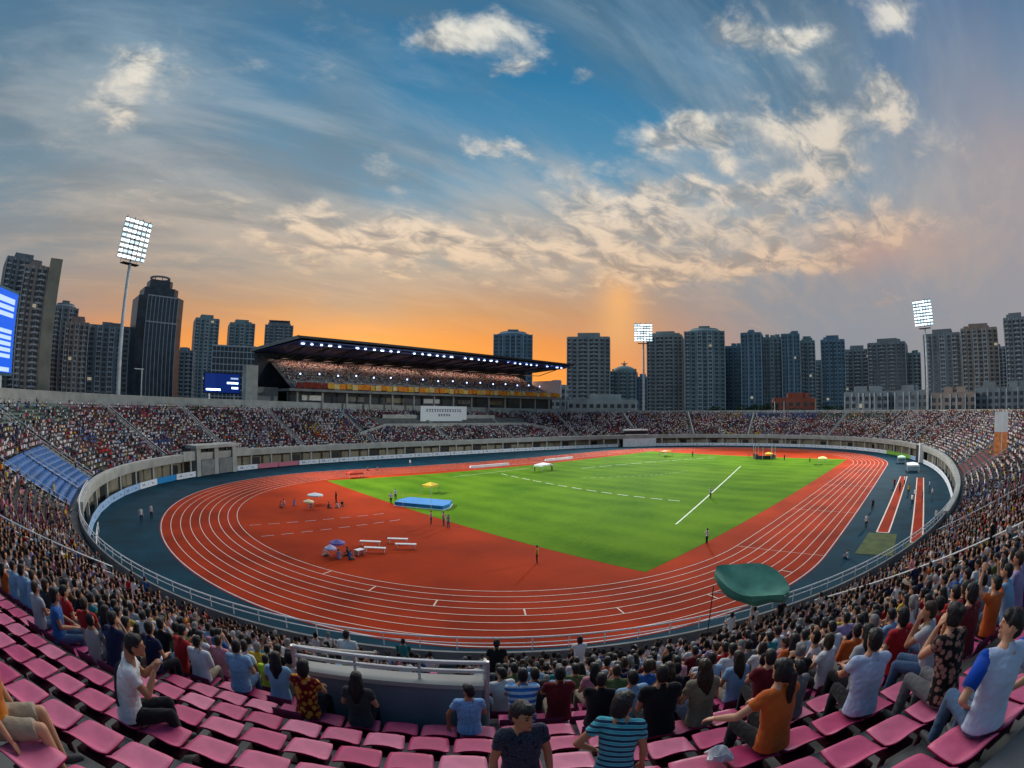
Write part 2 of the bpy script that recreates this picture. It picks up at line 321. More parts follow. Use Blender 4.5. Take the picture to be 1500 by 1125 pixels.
b = MB()
def ln(x0, y0, x1, y1, w=0.12, z=0.03, mi=0):
    d = math.hypot(x1 - x0, y1 - y0); ux, uy = (x1 - x0) / d, (y1 - y0) / d; px, py = -uy * w / 2, ux * w / 2
    b.add([(x0 + px, y0 + py, z), (x0 - px, y0 - py, z), (x1 - px, y1 - py, z), (x1 + px, y1 + py, z)], [(0, 1, 2, 3)], mi)
for k in range(9):
    r = 36.5 + 1.22 * k; w = 0.042 if k < 8 else 0.06
    b.strip(oval(r + w, 0.03, 140), oval(r - w, 0.03, 140), mi=2 if k == 8 else 0, closed=True)
for x in (-42.2, -20, 5, 30, 42.2): ln(x, -46.2, x, -36.5, 0.07, 0.034)
for k in range(8): ln(-62 - 1.5 * k, 0, -62 - 1.5 * k, 0.01)
for k, a in enumerate((206, 214, 222, 231, 240, 250, 262)):      # stagger marks across single lanes of the near bend
    r0, r1 = 36.5 + 1.22 * (k % 7), 36.5 + 1.22 * (k % 7 + 1); c, s_ = math.cos(R(a)), math.sin(R(a)); ln(-HS + r0 * c, r0 * s_, -HS + r1 * c, r1 * s_, 0.12, 0.034)
# runway edges in the near D, throwing sectors, arcs on the grass
[ln(-77.5 + 2.4 * q, y0 + (y1 - y0) * q / 8, -76.0 + 2.4 * q, y0 + (y1 - y0) * (q + .6) / 8, .1, .03, 2) for q in range(8) for y0, y1 in ((2.7, 2.9), (-2.6, -1.2))]
ln(-36.4, -26, 28.5, -9.4, 0.22, 0.034, 1); ln(-12, 36.2, 15, 36.2, 0.1)
def arc(pts, w=0.2, dash=None):
    pts = np.array(pts, float); t0 = np.linspace(0, 1, 41); q = ((1 - t0) ** 2)[:, None] * pts[0] + (2 * t0 * (1 - t0))[:, None] * pts[1] + (t0 ** 2)[:, None] * pts[2]
    for i in range(40):
        if dash and i % dash == 0: continue
        ln(*q[i], *q[i + 1], w, 0.034, 1)
arc([(-18.1, 26.5), (-24.0, 0.0), (-21.8, -19.8)], 0.22, 3); arc([(1, 20.5), (30, 16), (46, 5.5)], 0.2, 4); arc([(-12, 10), (5, -2), (13, -2)], 0.12, 2)
ln(-30, 27, -6, 29, 0.12, 0.034, 1)
kind(b.build('field_markings', [m_line, m_line2, m_edge]), 'structure')
# long-jump runways and pits on the right apron
def runway(c0, c1, w, nm):
    b = MB(); x0, y0 = c0; x1, y1 = c1; d = math.hypot(x1 - x0, y1 - y0); px, py = -(y1 - y0) / d, (x1 - x0) / d
    q = lambda x, y, o, z: (x + px * o, y + py * o, z)
    b.add([q(x0, y0, -w / 2, .012), q(x1, y1, -w / 2, .012), q(x1, y1, w / 2, .012), q(x0, y0, w / 2, .012)], [(0, 1, 2, 3)], 0)
    for o in (-w / 2, w / 2): b.add([q(x0, y0, o - .1, .024), q(x1, y1, o - .1, .024), q(x1, y1, o + .1, .024), q(x0, y0, o + .1, .024)], [(0, 1, 2, 3)], 1)
    b.add([q(x0 - .15, y0, -w / 2, .028), q(x0 + .1, y0, -w / 2, .028), q(x0 + .1, y0, w / 2, .028), q(x0 - .15, y0, w / 2, .028)], [(0, 1, 2, 3)], 1)
    kind(b.build(nm, [m_track, m_line]), 'structure')
runway((-30.7, -51.3), (20.5, -51.8), 1.55, 'runway_path'); runway((-34.7, -55.8), (18.7, -55.7), 1.5, 'runway_path')
for poly in ([(-31.2, -49.6), (-31.2, -53.2), (-40.5, -53.4), (-40.5, -49.2)], [(-35.2, -54.6), (-35.2, -57.2), (-44.5, -57.0), (-44.5, -54.2)]):
    b = MB(); b.prism([(x, y) for x, y in poly][::-1], -0.05, 0.03); kind(b.build('pit_ground', m_pit), 'structure')

# ------------------------------------------------------------------ the bowl
m_conc = mat('concrete', (0.20, 0.205, 0.20), 0.85, 0.25, 0.7, 0.2, 6.0, detail=6)
m_conc_d = mat('concrete_tread', (0.12, 0.123, 0.12), 0.9, 0.4, 1.6, 0.2, 10.0, detail=8)
m_pale = mat('pale_concrete', (0.36, 0.36, 0.33), 0.8, 0.18, 0.5, 0.1, 6.0, detail=6)
m_tan = mat('tan_wall', (0.26, 0.23, 0.17), 0.85, 0.25, 0.4)
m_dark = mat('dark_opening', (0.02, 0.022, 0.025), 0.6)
m_steel = mat('galvanised_steel', (0.55, 0.57, 0.58), 0.4, 0.12, 4.0, metal=0.6)
m_white = mat('white_paint', (0.75, 0.75, 0.74), 0.55, 0.1, 1.0)
m_glass = mat('dark_glass', (0.025, 0.035, 0.045), 0.15, 0.4, 0.3, spec=0.6)
bowl = thing('stadium_bowl', 'oval concrete stadium bowl with stepped seating rows around the red running track', 'grandstand')
SS = np.arange(0, TOT, 1.0)
def loft_ring(prof, name, m, s0=None, s1=None, closed=True, parent=bowl, step=1.0):
    ss = SS if s0 is None else np.linspace(s0, s1, max(2, int((s1 - s0) / step) + 1)); cl = s0 is None
    b = MB(); vs = []
    cols = [ring(ss, d) for d, z in prof]; n = len(ss); m_ = len(prof)
    for i in range(n):
        for j in range(m_): vs.append((float(cols[j][0][i]), float(cols[j][1][i]), prof[j][1] if not callable(prof[j][1]) else prof[j][1](ss[i])))
    fs = []
    for i in range(n if cl else n - 1):
        i1 = (i + 1) % n
        for j in range(m_ - 1): fs.append((i * m_ + j, i1 * m_ + j, i1 * m_ + j + 1, i * m_ + j + 1))
    if not cl: fs += [tuple(range(m_)), tuple((n - 1) * m_ + j for j in range(m_))[::-1]]
    b.add(vs, fs); return b.build(name, m, parent)
prof = [(0.30, 3.0), (0.30, row_z(0) - .43)]
for k in range(NROW):
    z = row_z(k) - .43; prof += [(row_d(k) + .30, z), (row_d(k) + .30, z + DZ)] if k < NROW - 1 else [(row_d(k) + .30, z), (row_d(k) + .30, 12.05)]
prof += [(23.0, 12.05)]
# treads: drop the last duplicate
loft_ring(prof, 'terrace', m_conc_d)
loft_ring([(0.30, 2.95), (-0.10, 2.95), (-0.28, 4.05), (-0.28, 4.32), (0.42, 4.36), (0.42, 3.5)], 'parapet', m_pale, -TOT + 354, 268)
loft_ring([(0.30, 2.95), (0.0, 2.95), (0.02, 4.2), (0.16, 4.2), (0.16, 3.5)], 'parapet', m_conc, 268, 354)
loft_ring([(2.2, 2.9), (0.30, 2.95)], 'slab_underside', m_conc)
loft_ring([(2.2, -0.05), (2.2, 2.9)], 'recessed_wall', m_tan)
def rim_z(s):
    P = [(0, 13.35), (60, 13.35), (100, 13.9), (180, 14.6), (300, 14.7), (372, 14.7), (392, 14.2), (400, 12.95), (480, 13.0), (TOT, 13.35)]
    return float(np.interp(s % TOT, [a for a, _ in P], [c for _, c in P]))
loft_ring([(23.0, 12.05), (23.0, rim_z), (23.45, rim_z), (23.45, -0.1)], 'rim_wall', m_pale)
for s in np.arange(0, TOT, 6.0):      # piers in front of the recessed wall
    if 285 < s < 335: continue
    X, Y, U, V = ring(s, 0.35); MB().box((float(X), float(Y), 1.45), (.4, .4, 2.95), facing(s)).build('pier', m_pale, bowl)
for s in np.arange(3.0, TOT, 12.0):      # doors and shuttered openings under the stand
    if 285 < s < 335: continue
    X, Y, U, V = ring(s, 2.16); MB().box((float(X), float(Y), 1.1), (2.4, .1, 2.2), facing(s)).build('doorway', m_dark, bowl)
# portal on the corner left of the roofed stand
def rbox(b, s, d, z, dim, mi=0, rz=0.0):
    X, Y, U, V = ring(s, d); return b.box((float(X), float(Y), z), dim, facing(s) + rz, mi)
por = thing('entrance_portal', 'pale concrete entrance portal with two dark openings breaking the far curved parapet', 'portal', rp(209, 0, 0))
def put(b, name, m, root): o = b.build(name, m); o.parent = root; o.matrix_parent_inverse = root.matrix_basis.inverted(); return o
b = MB(); rbox(b, 209, 0.6, 5.45, (12.6, 3.4, 0.6)); put(b, 'roof', m_pale, por)
for s in (203.6, 209, 214.4): b = MB(); rbox(b, s, 0.2, 2.55, (1.2, 1.6, 5.1)); put(b, 'pillar', m_pale, por)
for s in (206.3, 211.7): b = MB(); rbox(b, s, -0.5, 1.5, (3.9, .3, 2.9)); put(b, 'front_panel', m_conc, por); b = MB(); rbox(b, s, 1.2, 4.0, (3.9, .2, 2.1)); put(b, 'opening', m_dark, por)
for s in (201.0, 217.0): b = MB(); rbox(b, s, -0.1, 3.9, (3.6, .5, 1.6), rz=0.0); put(b, 'wing_wall', m_pale, por)
pan = thing('white_wall_panel', 'wide white panel wall below a small white-framed box on the far parapet', 'wall panel', rp(57.5, 0, 0))
b = MB(); rbox(b, 57.5, -0.75, 1.5, (13.5, .3, 3.0)); put(b, 'panel', m_white, pan)
b = MB(); rbox(b, 58.5, 0.7, 6.1, (9.0, 2.4, 0.5)); put(b, 'box_roof', m_white, pan)
b = MB(); rbox(b, 58.5, 0.9, 5.1, (8.4, 1.6, 1.5)); put(b, 'window', m_dark, pan)
b = MB(); rbox(b, 58.5, 0.0, 4.4, (9.0, 1.0, 0.3)); put(b, 'sill', m_white, pan)
gap = thing('parapet_end_pier', 'white end pier where the right curved parapet stops beside a dark passage', 'pier', rp(444, 0, 0))
b = MB(); rbox(b, 444, -0.2, 2.4, (1.1, 1.2, 4.9)); put(b, 'pier', m_white, gap)
b = MB(); rbox(b, 446.6, 0.0, 2.0, (3.4, 1.0, 4.4)); put(b, 'passage', m_dark, gap)

# aisles with pale steps and a central hand rail
m_step = mat('aisle_step', (0.26, 0.26, 0.25), 0.85, 0.3, 1.5)
AISLES = [14, 35, 57, 82, 108, 133, 159, 181, 203.5, 222, 249.3, 268.4, 289, 326, 345, 362, 381, 401, 421, 442, 463, 484, 505]
for s in AISLES:
    b = MB()
    for k in range(NROW):
        z = row_z(k) - .43; rbox(b, s, row_d(k) - .12, z + .07, (1.15, .8, .14)); rbox(b, s, row_d(k) + .2, z + .20, (1.15, .3, .40))
    st = b.build('aisle_steps', m_step, bowl)
def rail_thing(s, d0, d1, label):
    r = thing('aisle_handrail', label, 'handrail', rp(s, d0, 0), group='handrails up the stairways between seat blocks')
    zz = lambda d: Z0 - .43 + DZ * (d - D0 + .3) / DD
    b = MB(); b.tube([rp(s, d, zz(d) + 1.0) for d in np.linspace(d0, d1, 12)], .045, 6); put(b, 'top_rail', m_steel, r)
    b = MB(); b.tube([rp(s, d, zz(d) + .55) for d in np.linspace(d0, d1, 12)], .03, 5); put(b, 'lower_rail', m_steel, r)
    for d in np.arange(d0, d1 + .1, 2.4): b = MB(); b.tube([rp(s, d, zz(d) - .2), rp(s, d, zz(d) + 1.0)], .03, 6); put(b, 'post', m_steel, r)
AL = {14: 'thin pale stair rail on the far end stand, nearer the third floodlight', 35: 'thin pale stair rail across the crowd behind the far bend', 57: 'pale stair rail running up from the far white box', 82: 'pale stair rail just beyond the end of the roofed stand',
 133: 'short pale stair rail beside the white sign board', 159: 'pale stair rail in the stand below the start of the orange balcony', 181: 'long pale stair rail below the grey end pylon of the roofed stand', 203.5: 'long pale stair rail rising from the entrance portal',
 222: 'thin stair rail in the crowd between the floodlight pole and the portal', 249.3: 'pale stair rail along the upper edge of the blue covered seats', 268.4: 'pale stair rail along the lower edge of the blue covered seats',
 289: 'grey stair rail at the left edge of the near crowd', 326: 'grey stair rail in the crowd above the green canopy', 345: 'grey stair rail in the dense crowd right of the green canopy', 381: 'pale stair rail beside the empty maroon seats', 401: 'pale stair rail at the far side of the empty maroon seats', 421: 'faint stair rail in the right-hand end crowd', 505: 'thin pale stair rail behind the far bend, nearest the flag poles'}
for s, lab in AL.items(): rail_thing(s, 1.2, {289: 8.6, 326: 12.0, 345: 16, 159: 10.5, 133: 8, 57: 17}.get(s, 17.5), lab)

# front hand rail on the near parapet
hr = thing('parapet_handrail', 'white double handrail along the near curved parapet beyond the front row', 'handrail', rp(305, 0, 4.3))
for z, r in ((4.86, .04), (4.6, .025)): b = MB(); b.tube(rline(258, 368, 0.05, z), r, 6); put(b, 'rail', m_white, hr)
for s in np.arange(258, 368.1, 1.5): b = MB(); b.tube([rp(s, .05, 4.3), rp(s, .05, 4.86)], .025, 6); put(b, 'post', m_white, hr)
hr2 = thing('apron_handrail', 'low white tubular rail on the blue apron just inside the near parapet', 'handrail', rp(305, -1, 0))
for z in (1.05, .6): b = MB(); b.tube(rline(262, 352, -1.3, z), .04, 6); put(b, 'rail', m_white, hr2)
for s in np.arange(262, 352.1, 2.0): b = MB(); b.tube([rp(s, -1.3, 0), rp(s, -1.3, 1.05)], .03, 6); put(b, 'post', m_white, hr2)

# vomitory in front of the camera
vom = thing('vomitory_wall', 'grey concrete walls around a stairwell opening, topped by grey railings', 'stairwell', rp(308.9, 12.9, 9.0))
m_vom = mat('painted_grey_wall', S(112, 124, 134), 0.8, 0.2, 1.2, 0.25, 12.0, detail=8)
VS0, VS1 = 307.95, 309.95
b = MB(); rbox(b, 308.95, 12.86, 9.60, (2.55, .18, 1.46)); put(b, 'back_wall', m_vom, vom)
b = MB(); rbox(b, 308.95, 12.84, 10.36, (2.62, .30, .07)); put(b, 'coping', m_pale, vom)
for s in (VS0, VS1):
    b = MB(); rings = []
    for d, zt in ((12.75, 10.30), (11.0, 9.4), (8.2, 7.9)):
        X0, Y0, U, V = map(float, ring(s, d)); px_, py_ = -V * .08, U * .08
        rings.append([(X0 + px_, Y0 + py_, 5.5), (X0 - px_, Y0 - py_, 5.5), (X0 - px_, Y0 - py_, zt), (X0 + px_, Y0 + py_, zt)])
    b.loft(rings); put(b, 'side_wall', m_vom, vom)
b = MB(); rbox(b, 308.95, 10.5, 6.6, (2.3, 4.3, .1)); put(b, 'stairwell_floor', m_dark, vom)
for z in (10.54, 10.68): b = MB(); b.tube(rline(VS0 - .1, VS1 + .1, 12.84, z, .5), .032, 8); put(b, 'rail', m_steel, vom)
for s in np.linspace(VS0 - .1, VS1 + .1, 4): b = MB(); b.tube([rp(s, 12.84, 10.4), rp(s, 12.84, 10.70)], .022, 6); put(b, 'post', m_steel, vom)
for s in (VS0 - .12, VS1 + .1):
    b = MB(); X0, Y0, _, _ = ring(s, 12.8); b.tube([(float(X0), float(Y0), 9.0), (float(X0), float(Y0), 10.68)], .045, 10); put(b, 'end_post', m_steel, vom)
    b = MB(); b.tube([rp(s, 12.8, 10.66), rp(s, 8.4, 8.35)], .032, 8); put(b, 'side_rail', m_steel, vom)

# advertising boards round the apron
def printed(m, ink):
    t = m.node_tree; bs = t.nodes['Principled BSDF']; tc = t.nodes.new('ShaderNodeTexCoord'); sp = t.nodes.new('ShaderNodeSeparateXYZ'); t.links.new(tc.outputs['Object'], sp.inputs[0])
    n = t.nodes.new('ShaderNodeTexNoise'); n.inputs['Scale'].default_value = 2.2; n.inputs['Detail'].default_value = 3; t.links.new(tc.outputs['Object'], n.inputs['Vector'])
    a = t.nodes.new('ShaderNodeMath'); a.operation = 'COMPARE'; t.links.new(sp.outputs[2], a.inputs[0]); a.inputs[1].default_value = .58; a.inputs[2].default_value = .2
    c = t.nodes.new('ShaderNodeMath'); c.operation = 'COMPARE'; t.links.new(sp.outputs[0], c.inputs[0]); c.inputs[1].default_value = 0; c.inputs[2].default_value = 2.2
    g = t.nodes.new('ShaderNodeMath'); g.operation = 'GREATER_THAN'; t.links.new(n.outputs[0], g.inputs[0]); g.inputs[1].default_value = .53
    m1 = t.nodes.new('ShaderNodeMath'); m1.operation = 'MULTIPLY'; t.links.new(a.outputs[0], m1.inputs[0]); t.links.new(c.outputs[0], m1.inputs[1])
    m2 = t.nodes.new('ShaderNodeMath'); m2.operation = 'MULTIPLY'; t.links.new(m1.outputs[0], m2.inputs[0]); t.links.new(g.outputs[0], m2.inputs[1])
    mx = t.nodes.new('ShaderNodeMix'); mx.data_type = 'RGBA'; t.links.new(m2.outputs[0], mx.inputs[0]); mx.inputs[6].default_value = bs.inputs['Base Color'].default_value; mx.inputs[7].default_value = (*ink, 1)
    t.links.new(mx.outputs[2], bs.inputs['Base Color']); return m
INK = S(96, 112, 146)
board_m = [printed(mat('board_white', (0.72, 0.74, 0.78), 0.6), INK), mat('board_cyan', S(20, 130, 190), 0.6), mat('board_pink', S(196, 110, 130), 0.6), mat('board_green', S(120, 170, 60), 0.6), printed(mat('board_pale_blue', S(150, 180, 214), 0.6), INK)]
NB = 0
for s in np.arange(-160, 292, 6.2):
    sp = s % TOT
    if 203 < sp < 215 or 51 < sp < 64.5 or 442 < sp < 449: continue
    mi = 0
    if 221 < sp < 226: mi = 1
    elif 186 < sp < 199: mi = 2
    elif 236 < sp < 300: mi = 4
    elif 440 < sp < 470: mi = 3 if sp > 455 else 4
    NB += 1
    tn = ['white', 'bright cyan blue', 'pink', 'pale green', 'pale blue'][mi]
    b = MB(); X, Y, U, V = ring(sp, -0.35); b.box((0, 0, .55), (6.0, .12, 1.0)); o = b.build('advertising_board', board_m[mi])
    o.location = (float(X), float(Y), 0); o.rotation_euler = (0, 0, facing(sp))
    px = view((float(X), float(Y), .5))
    where = ('below the blue covered seats' if 240 < sp else 'left of the entrance portal' if sp > 214 else 'below the roofed grandstand' if sp > 90 else 'below the far end stand' if sp < 60 or sp > 500 else 'at the foot of the right curved stand' if sp < 440 else 'near the far right corner')
    tag(o, f'{tn} board {where}, {ordinal(NB)} board from the right', 'advertising board', 'advertising boards round the apron')

# ------------------------------------------------------------------ seats
m_seat = mat('pink_plastic', S(200, 66, 116), 0.5, 0.14, 5.0, 0.12, 60.0, spec=0.3, detail=5)
_t = m_seat.node_tree; _bs = _t.nodes['Principled BSDF']; _src = _bs.inputs['Base Color'].links[0].from_socket
_oi = _t.nodes.new('ShaderNodeObjectInfo'); _mr = _t.nodes.new('ShaderNodeMapRange'); _t.links.new(_oi.outputs['Random'], _mr.inputs[0]); _mr.inputs[3].default_value = .74; _mr.inputs[4].default_value = 1.08
_hs = _t.nodes.new('ShaderNodeHueSaturation'); _t.links.new(_mr.outputs[0], _hs.inputs['Value']); _t.links.new(_src, _hs.inputs['Color']); _mr2 = _t.nodes.new('ShaderNodeMapRange'); _t.links.new(_oi.outputs['Random'], _mr2.inputs[0]); _mr2.inputs[3].default_value = 1.05; _mr2.inputs[4].default_value = .82; _t.links.new(_mr2.outputs[0], _hs.inputs['Saturation']); _t.links.new(_hs.outputs[0], _bs.inputs['Base Color'])
m_seat2 = mat('magenta_plastic', S(168, 14, 80), 0.45, 0.1, 5.0, spec=0.3)
m_seatd = mat('seat_bracket', S(70, 16, 36), 0.6)
def seat_mesh(n=10):
    """moulded bucket seat: low curled back lip towards local -y, waterfall front towards +y"""
    def P(i, j, off):
        a, b_ = -1 + 2 * i / n, -1 + 2 * j / n
        m = max(abs(a), abs(b_)); q = math.hypot(a, b_) or 1; e = (abs(a) ** 5 + abs(b_) ** 5) ** 0.2 or 1
        a2, b2 = a * m / e if e else a, b_ * m / e if e else b_
        x = a2 * 0.225 * (1 - 0.06 * b2); y = b2 * 0.205 + 0.01
        z = -0.012 * (1 - a2 * a2) * (1 - b2 * b2) - 0.05 * max(0, b2 - 0.72) ** 1.3 * 3
        z += 0.20 * max(0, -b2 - 0.62) ** 1.25 * 2.3 * (1 - 0.35 * abs(a2) ** 2.2) + 0.03 * max(0, abs(a2) - 0.8) * 4 * (0.4 + 0.6 * max(0, -b2))
        if m >= 0.999: z -= 0.022
        return (x, y - (0.035 * max(0, -b2 - 0.7) * 3), z + off)
    b = MB(); vs = [P(i, j, 0) for j in range(n + 1) for i in range(n + 1)]; vs += [(x, y, z - 0.016) for x, y, z in vs]; fs = []; k = (n + 1) ** 2
    for j in range(n):
        for i in range(n):
            a = j * (n + 1) + i; q = (a, a + 1, a + n + 2, a + n + 1); fs += [q, tuple(k + t for t in q)[::-1]]
    rim = [i for i in range(n)] + [n + j * (n + 1) for j in range(n)] + [n * (n + 1) + n - i for i in range(n)] + [(n - j) * (n + 1) for j in range(n)]
    fs += [(rim[t], k + rim[t], k + rim[(t + 1) % len(rim)], rim[(t + 1) % len(rim)]) for t in range(len(rim))]
    b.add(vs, fs, 0); b.m = [1 if (t % 2 == 1 or t >= 2 * n * n) else 0 for t in range(len(fs))]; return b
sm_ = seat_mesh().mesh('seat_shell', [m_seat, m_seat2], True)
bb = MB(); bb.box((0, 0.0, -0.08), (.30, .05, .13)); bb.box((0, -.0, -.16), (.36, .26, .05)); bb.tube([(0, 0, -.42), (0, 0, -.15)], .03, 8); br_ = bb.mesh('seat_bracket', m_seatd)
# aisle and stairwell gaps
def blocked(s, k):
    d = row_d(k)
    if 307.75 < s < 310.15 and 7.6 < d < 12.9: return True
    if k < 8 and abs(s - 308.9) < .5: return True
    for a in AISLES:
        w = 0.85 * (1 - .012 * d)
        if abs((s - a + TOT / 2) % TOT - TOT / 2) < w: return True
    if 202 < s % TOT < 216 and d < 3.4: return True
    if 53 < s % TOT < 64 and d < 3.2: return True
    return False
ANCH = {14: 309.14, 15: 309.12, 16: 309.06, 17: 307.02, 18: 307.37}
def row_seats(k, pitch=0.50):
    """wall positions s of every seat of row k, measured along the row itself"""
    ss = np.arange(0, TOT + .25, .25); X, Y, _, _ = ring(ss, row_d(k)); Lr = np.concatenate([[0], np.cumsum(np.hypot(np.diff(X), np.diff(Y)))])
    a = np.interp(ANCH.get(k, 309.0 + .13 * (k % 3)), ss, Lr) % pitch
    return [s for s in np.interp(np.arange(a, Lr[-1] - pitch, pitch), Lr, ss) if not blocked(float(s), k)]
ALL = [(k, float(s)) for k in range(NROW) for s in row_seats(k)]
def near(k, s):
    x, y, z = rp(s, row_d(k), row_z(k)); return math.hypot(math.hypot(x - CAM[0], y - CAM[1]), z - CAM[2])
def in_frame(k, s, m=30):
    x, y, z = rp(s, row_d(k), row_z(k) + .25); px, py, _ = view((x, y, z)); return -m < px < 1500 + m and -m < py < 1125 + m and ((x - CAM[0]) * CF[0] + (y - CAM[1]) * CF[1] + (z - CAM[2]) * CF[2]) > 0
FR = [(near(k, s), k, s) for k, s in ALL if 270 < s < 360 and in_frame(k, s)]
FR.sort()
# empty seats: the dark-pink rows in front of the camera (row, from s, to s)
EMPTY = [(20, 285, 330), (19, 290, 325), (18, 297, 315.2), (17, 297, 313.6), (16, 298, 313.3), (15, 299, 304.3), (15, 306.1, 312.5), (14, 306.0, 307.8), (14, 308.3, 309.6), (14, 310.1, 311.1), (13, 306.5, 307.2)]
def is_empty(k, s): return any(k == r and a <= s <= b for r, a, b in EMPTY)
HAND = {}      # seats of the people placed one by one: filled below

# ------------------------------------------------------------------ people
SK = [mat('skin', S(196, 146, 116), 0.55, 0.1, 8.0), mat('skin_tan', S(168, 116, 88), 0.55, 0.1, 8.0)]
for m in SK:
    m.node_tree.nodes['Principled BSDF'].inputs['Subsurface Weight'].default_value = 0.0
HA = [mat('black_hair', (0.012, 0.011, 0.012), 0.45, 0.5, 30.0, 0.5, 120.0), mat('brown_hair', (0.035, 0.018, 0.010), 0.45, 0.5, 30.0, 0.5, 120.0), mat('grey_hair', (0.22, 0.21, 0.20), 0.6, 0.3, 30.0, 0.5, 120.0)]
def cloth(name, c, **k): return mat(name, c, 0.85, 0.12, 4.0, 0.5, 16.0, spec=0.1, sheen=0.1, **k)
SHIRTS = {'white': (0.66, 0.67, 0.68), 'pale grey': (0.40, 0.41, 0.43), 'grey': (0.17, 0.175, 0.18), 'black': (0.014, 0.014, 0.016), 'charcoal': (0.04, 0.042, 0.046), 'navy': (0.016, 0.022, 0.06), 'blue': (0.03, 0.11, 0.34), 'sky blue': (0.25, 0.42, 0.60),
          'red': (0.42, 0.018, 0.022), 'maroon': (0.14, 0.014, 0.02), 'pink': (0.58, 0.24, 0.30), 'orange': (0.55, 0.12, 0.025), 'yellow': (0.60, 0.42, 0.05), 'olive green': (0.10, 0.13, 0.05), 'teal': (0.03, 0.22, 0.24), 'beige': (0.44, 0.35, 0.24), 'brown': (0.13, 0.065, 0.035), 'lilac': (0.36, 0.28, 0.48)}
SH = {k: cloth('shirt_' + k.replace(' ', '_'), v) for k, v in SHIRTS.items()}
SWEIGHT = dict(zip(SHIRTS, (40, 15, 6, 10, 4, 6, 5, 9, 6, 5, 6, 2, 3, 2, 2, 5, 2, 3)))
TR = {k: cloth('trousers_' + k, v) for k, v in {'black': (0.015, 0.015, 0.018), 'navy': (0.02, 0.03, 0.07), 'grey': (0.12, 0.12, 0.13), 'beige': (0.32, 0.27, 0.2), 'denim': (0.06, 0.11, 0.2)}.items()}
m_shoe = mat('shoe', (0.05, 0.05, 0.055), 0.6)
def patterned(name, c1, c2, mode, scale, c3=None, rot=(0, 0, 0)):
    m = cloth(name, c1); t = m.node_tree; bs = t.nodes['Principled BSDF']; tc = t.nodes.new('ShaderNodeTexCoord')
    mp = t.nodes.new('ShaderNodeMapping'); mp.inputs[2].default_value = rot; t.links.new(tc.outputs['Object'], mp.inputs[0])
    if mode == 'stripe':
        w = t.nodes.new('ShaderNodeTexWave'); w.bands_direction = 'Z'; w.inputs['Scale'].default_value = scale; w.inputs['Distortion'].default_value = 0.6; w.inputs['Detail'].default_value = 0; fac = w.outputs['Fac']
    elif mode == 'check':
        w = t.nodes.new('ShaderNodeTexChecker'); w.inputs['Scale'].default_value = scale; fac = w.outputs['Fac']
    else:
        w = t.nodes.new('ShaderNodeTexVoronoi'); w.inputs['Scale'].default_value = scale; fac = w.outputs['Distance']
    t.links.new(mp.outputs[0], w.inputs['Vector'])
    r = t.nodes.new('ShaderNodeValToRGB'); e = r.color_ramp.elements; e[0].position = .38; e[0].color = (*c1, 1); e[1].position = .52; e[1].color = (*c2, 1)
    if c3: q = e.new(.75); q.color = (*c3, 1)
    t.links.new(fac, r.inputs[0]); t.links.new(r.outputs[0], bs.inputs['Base Color']); return m

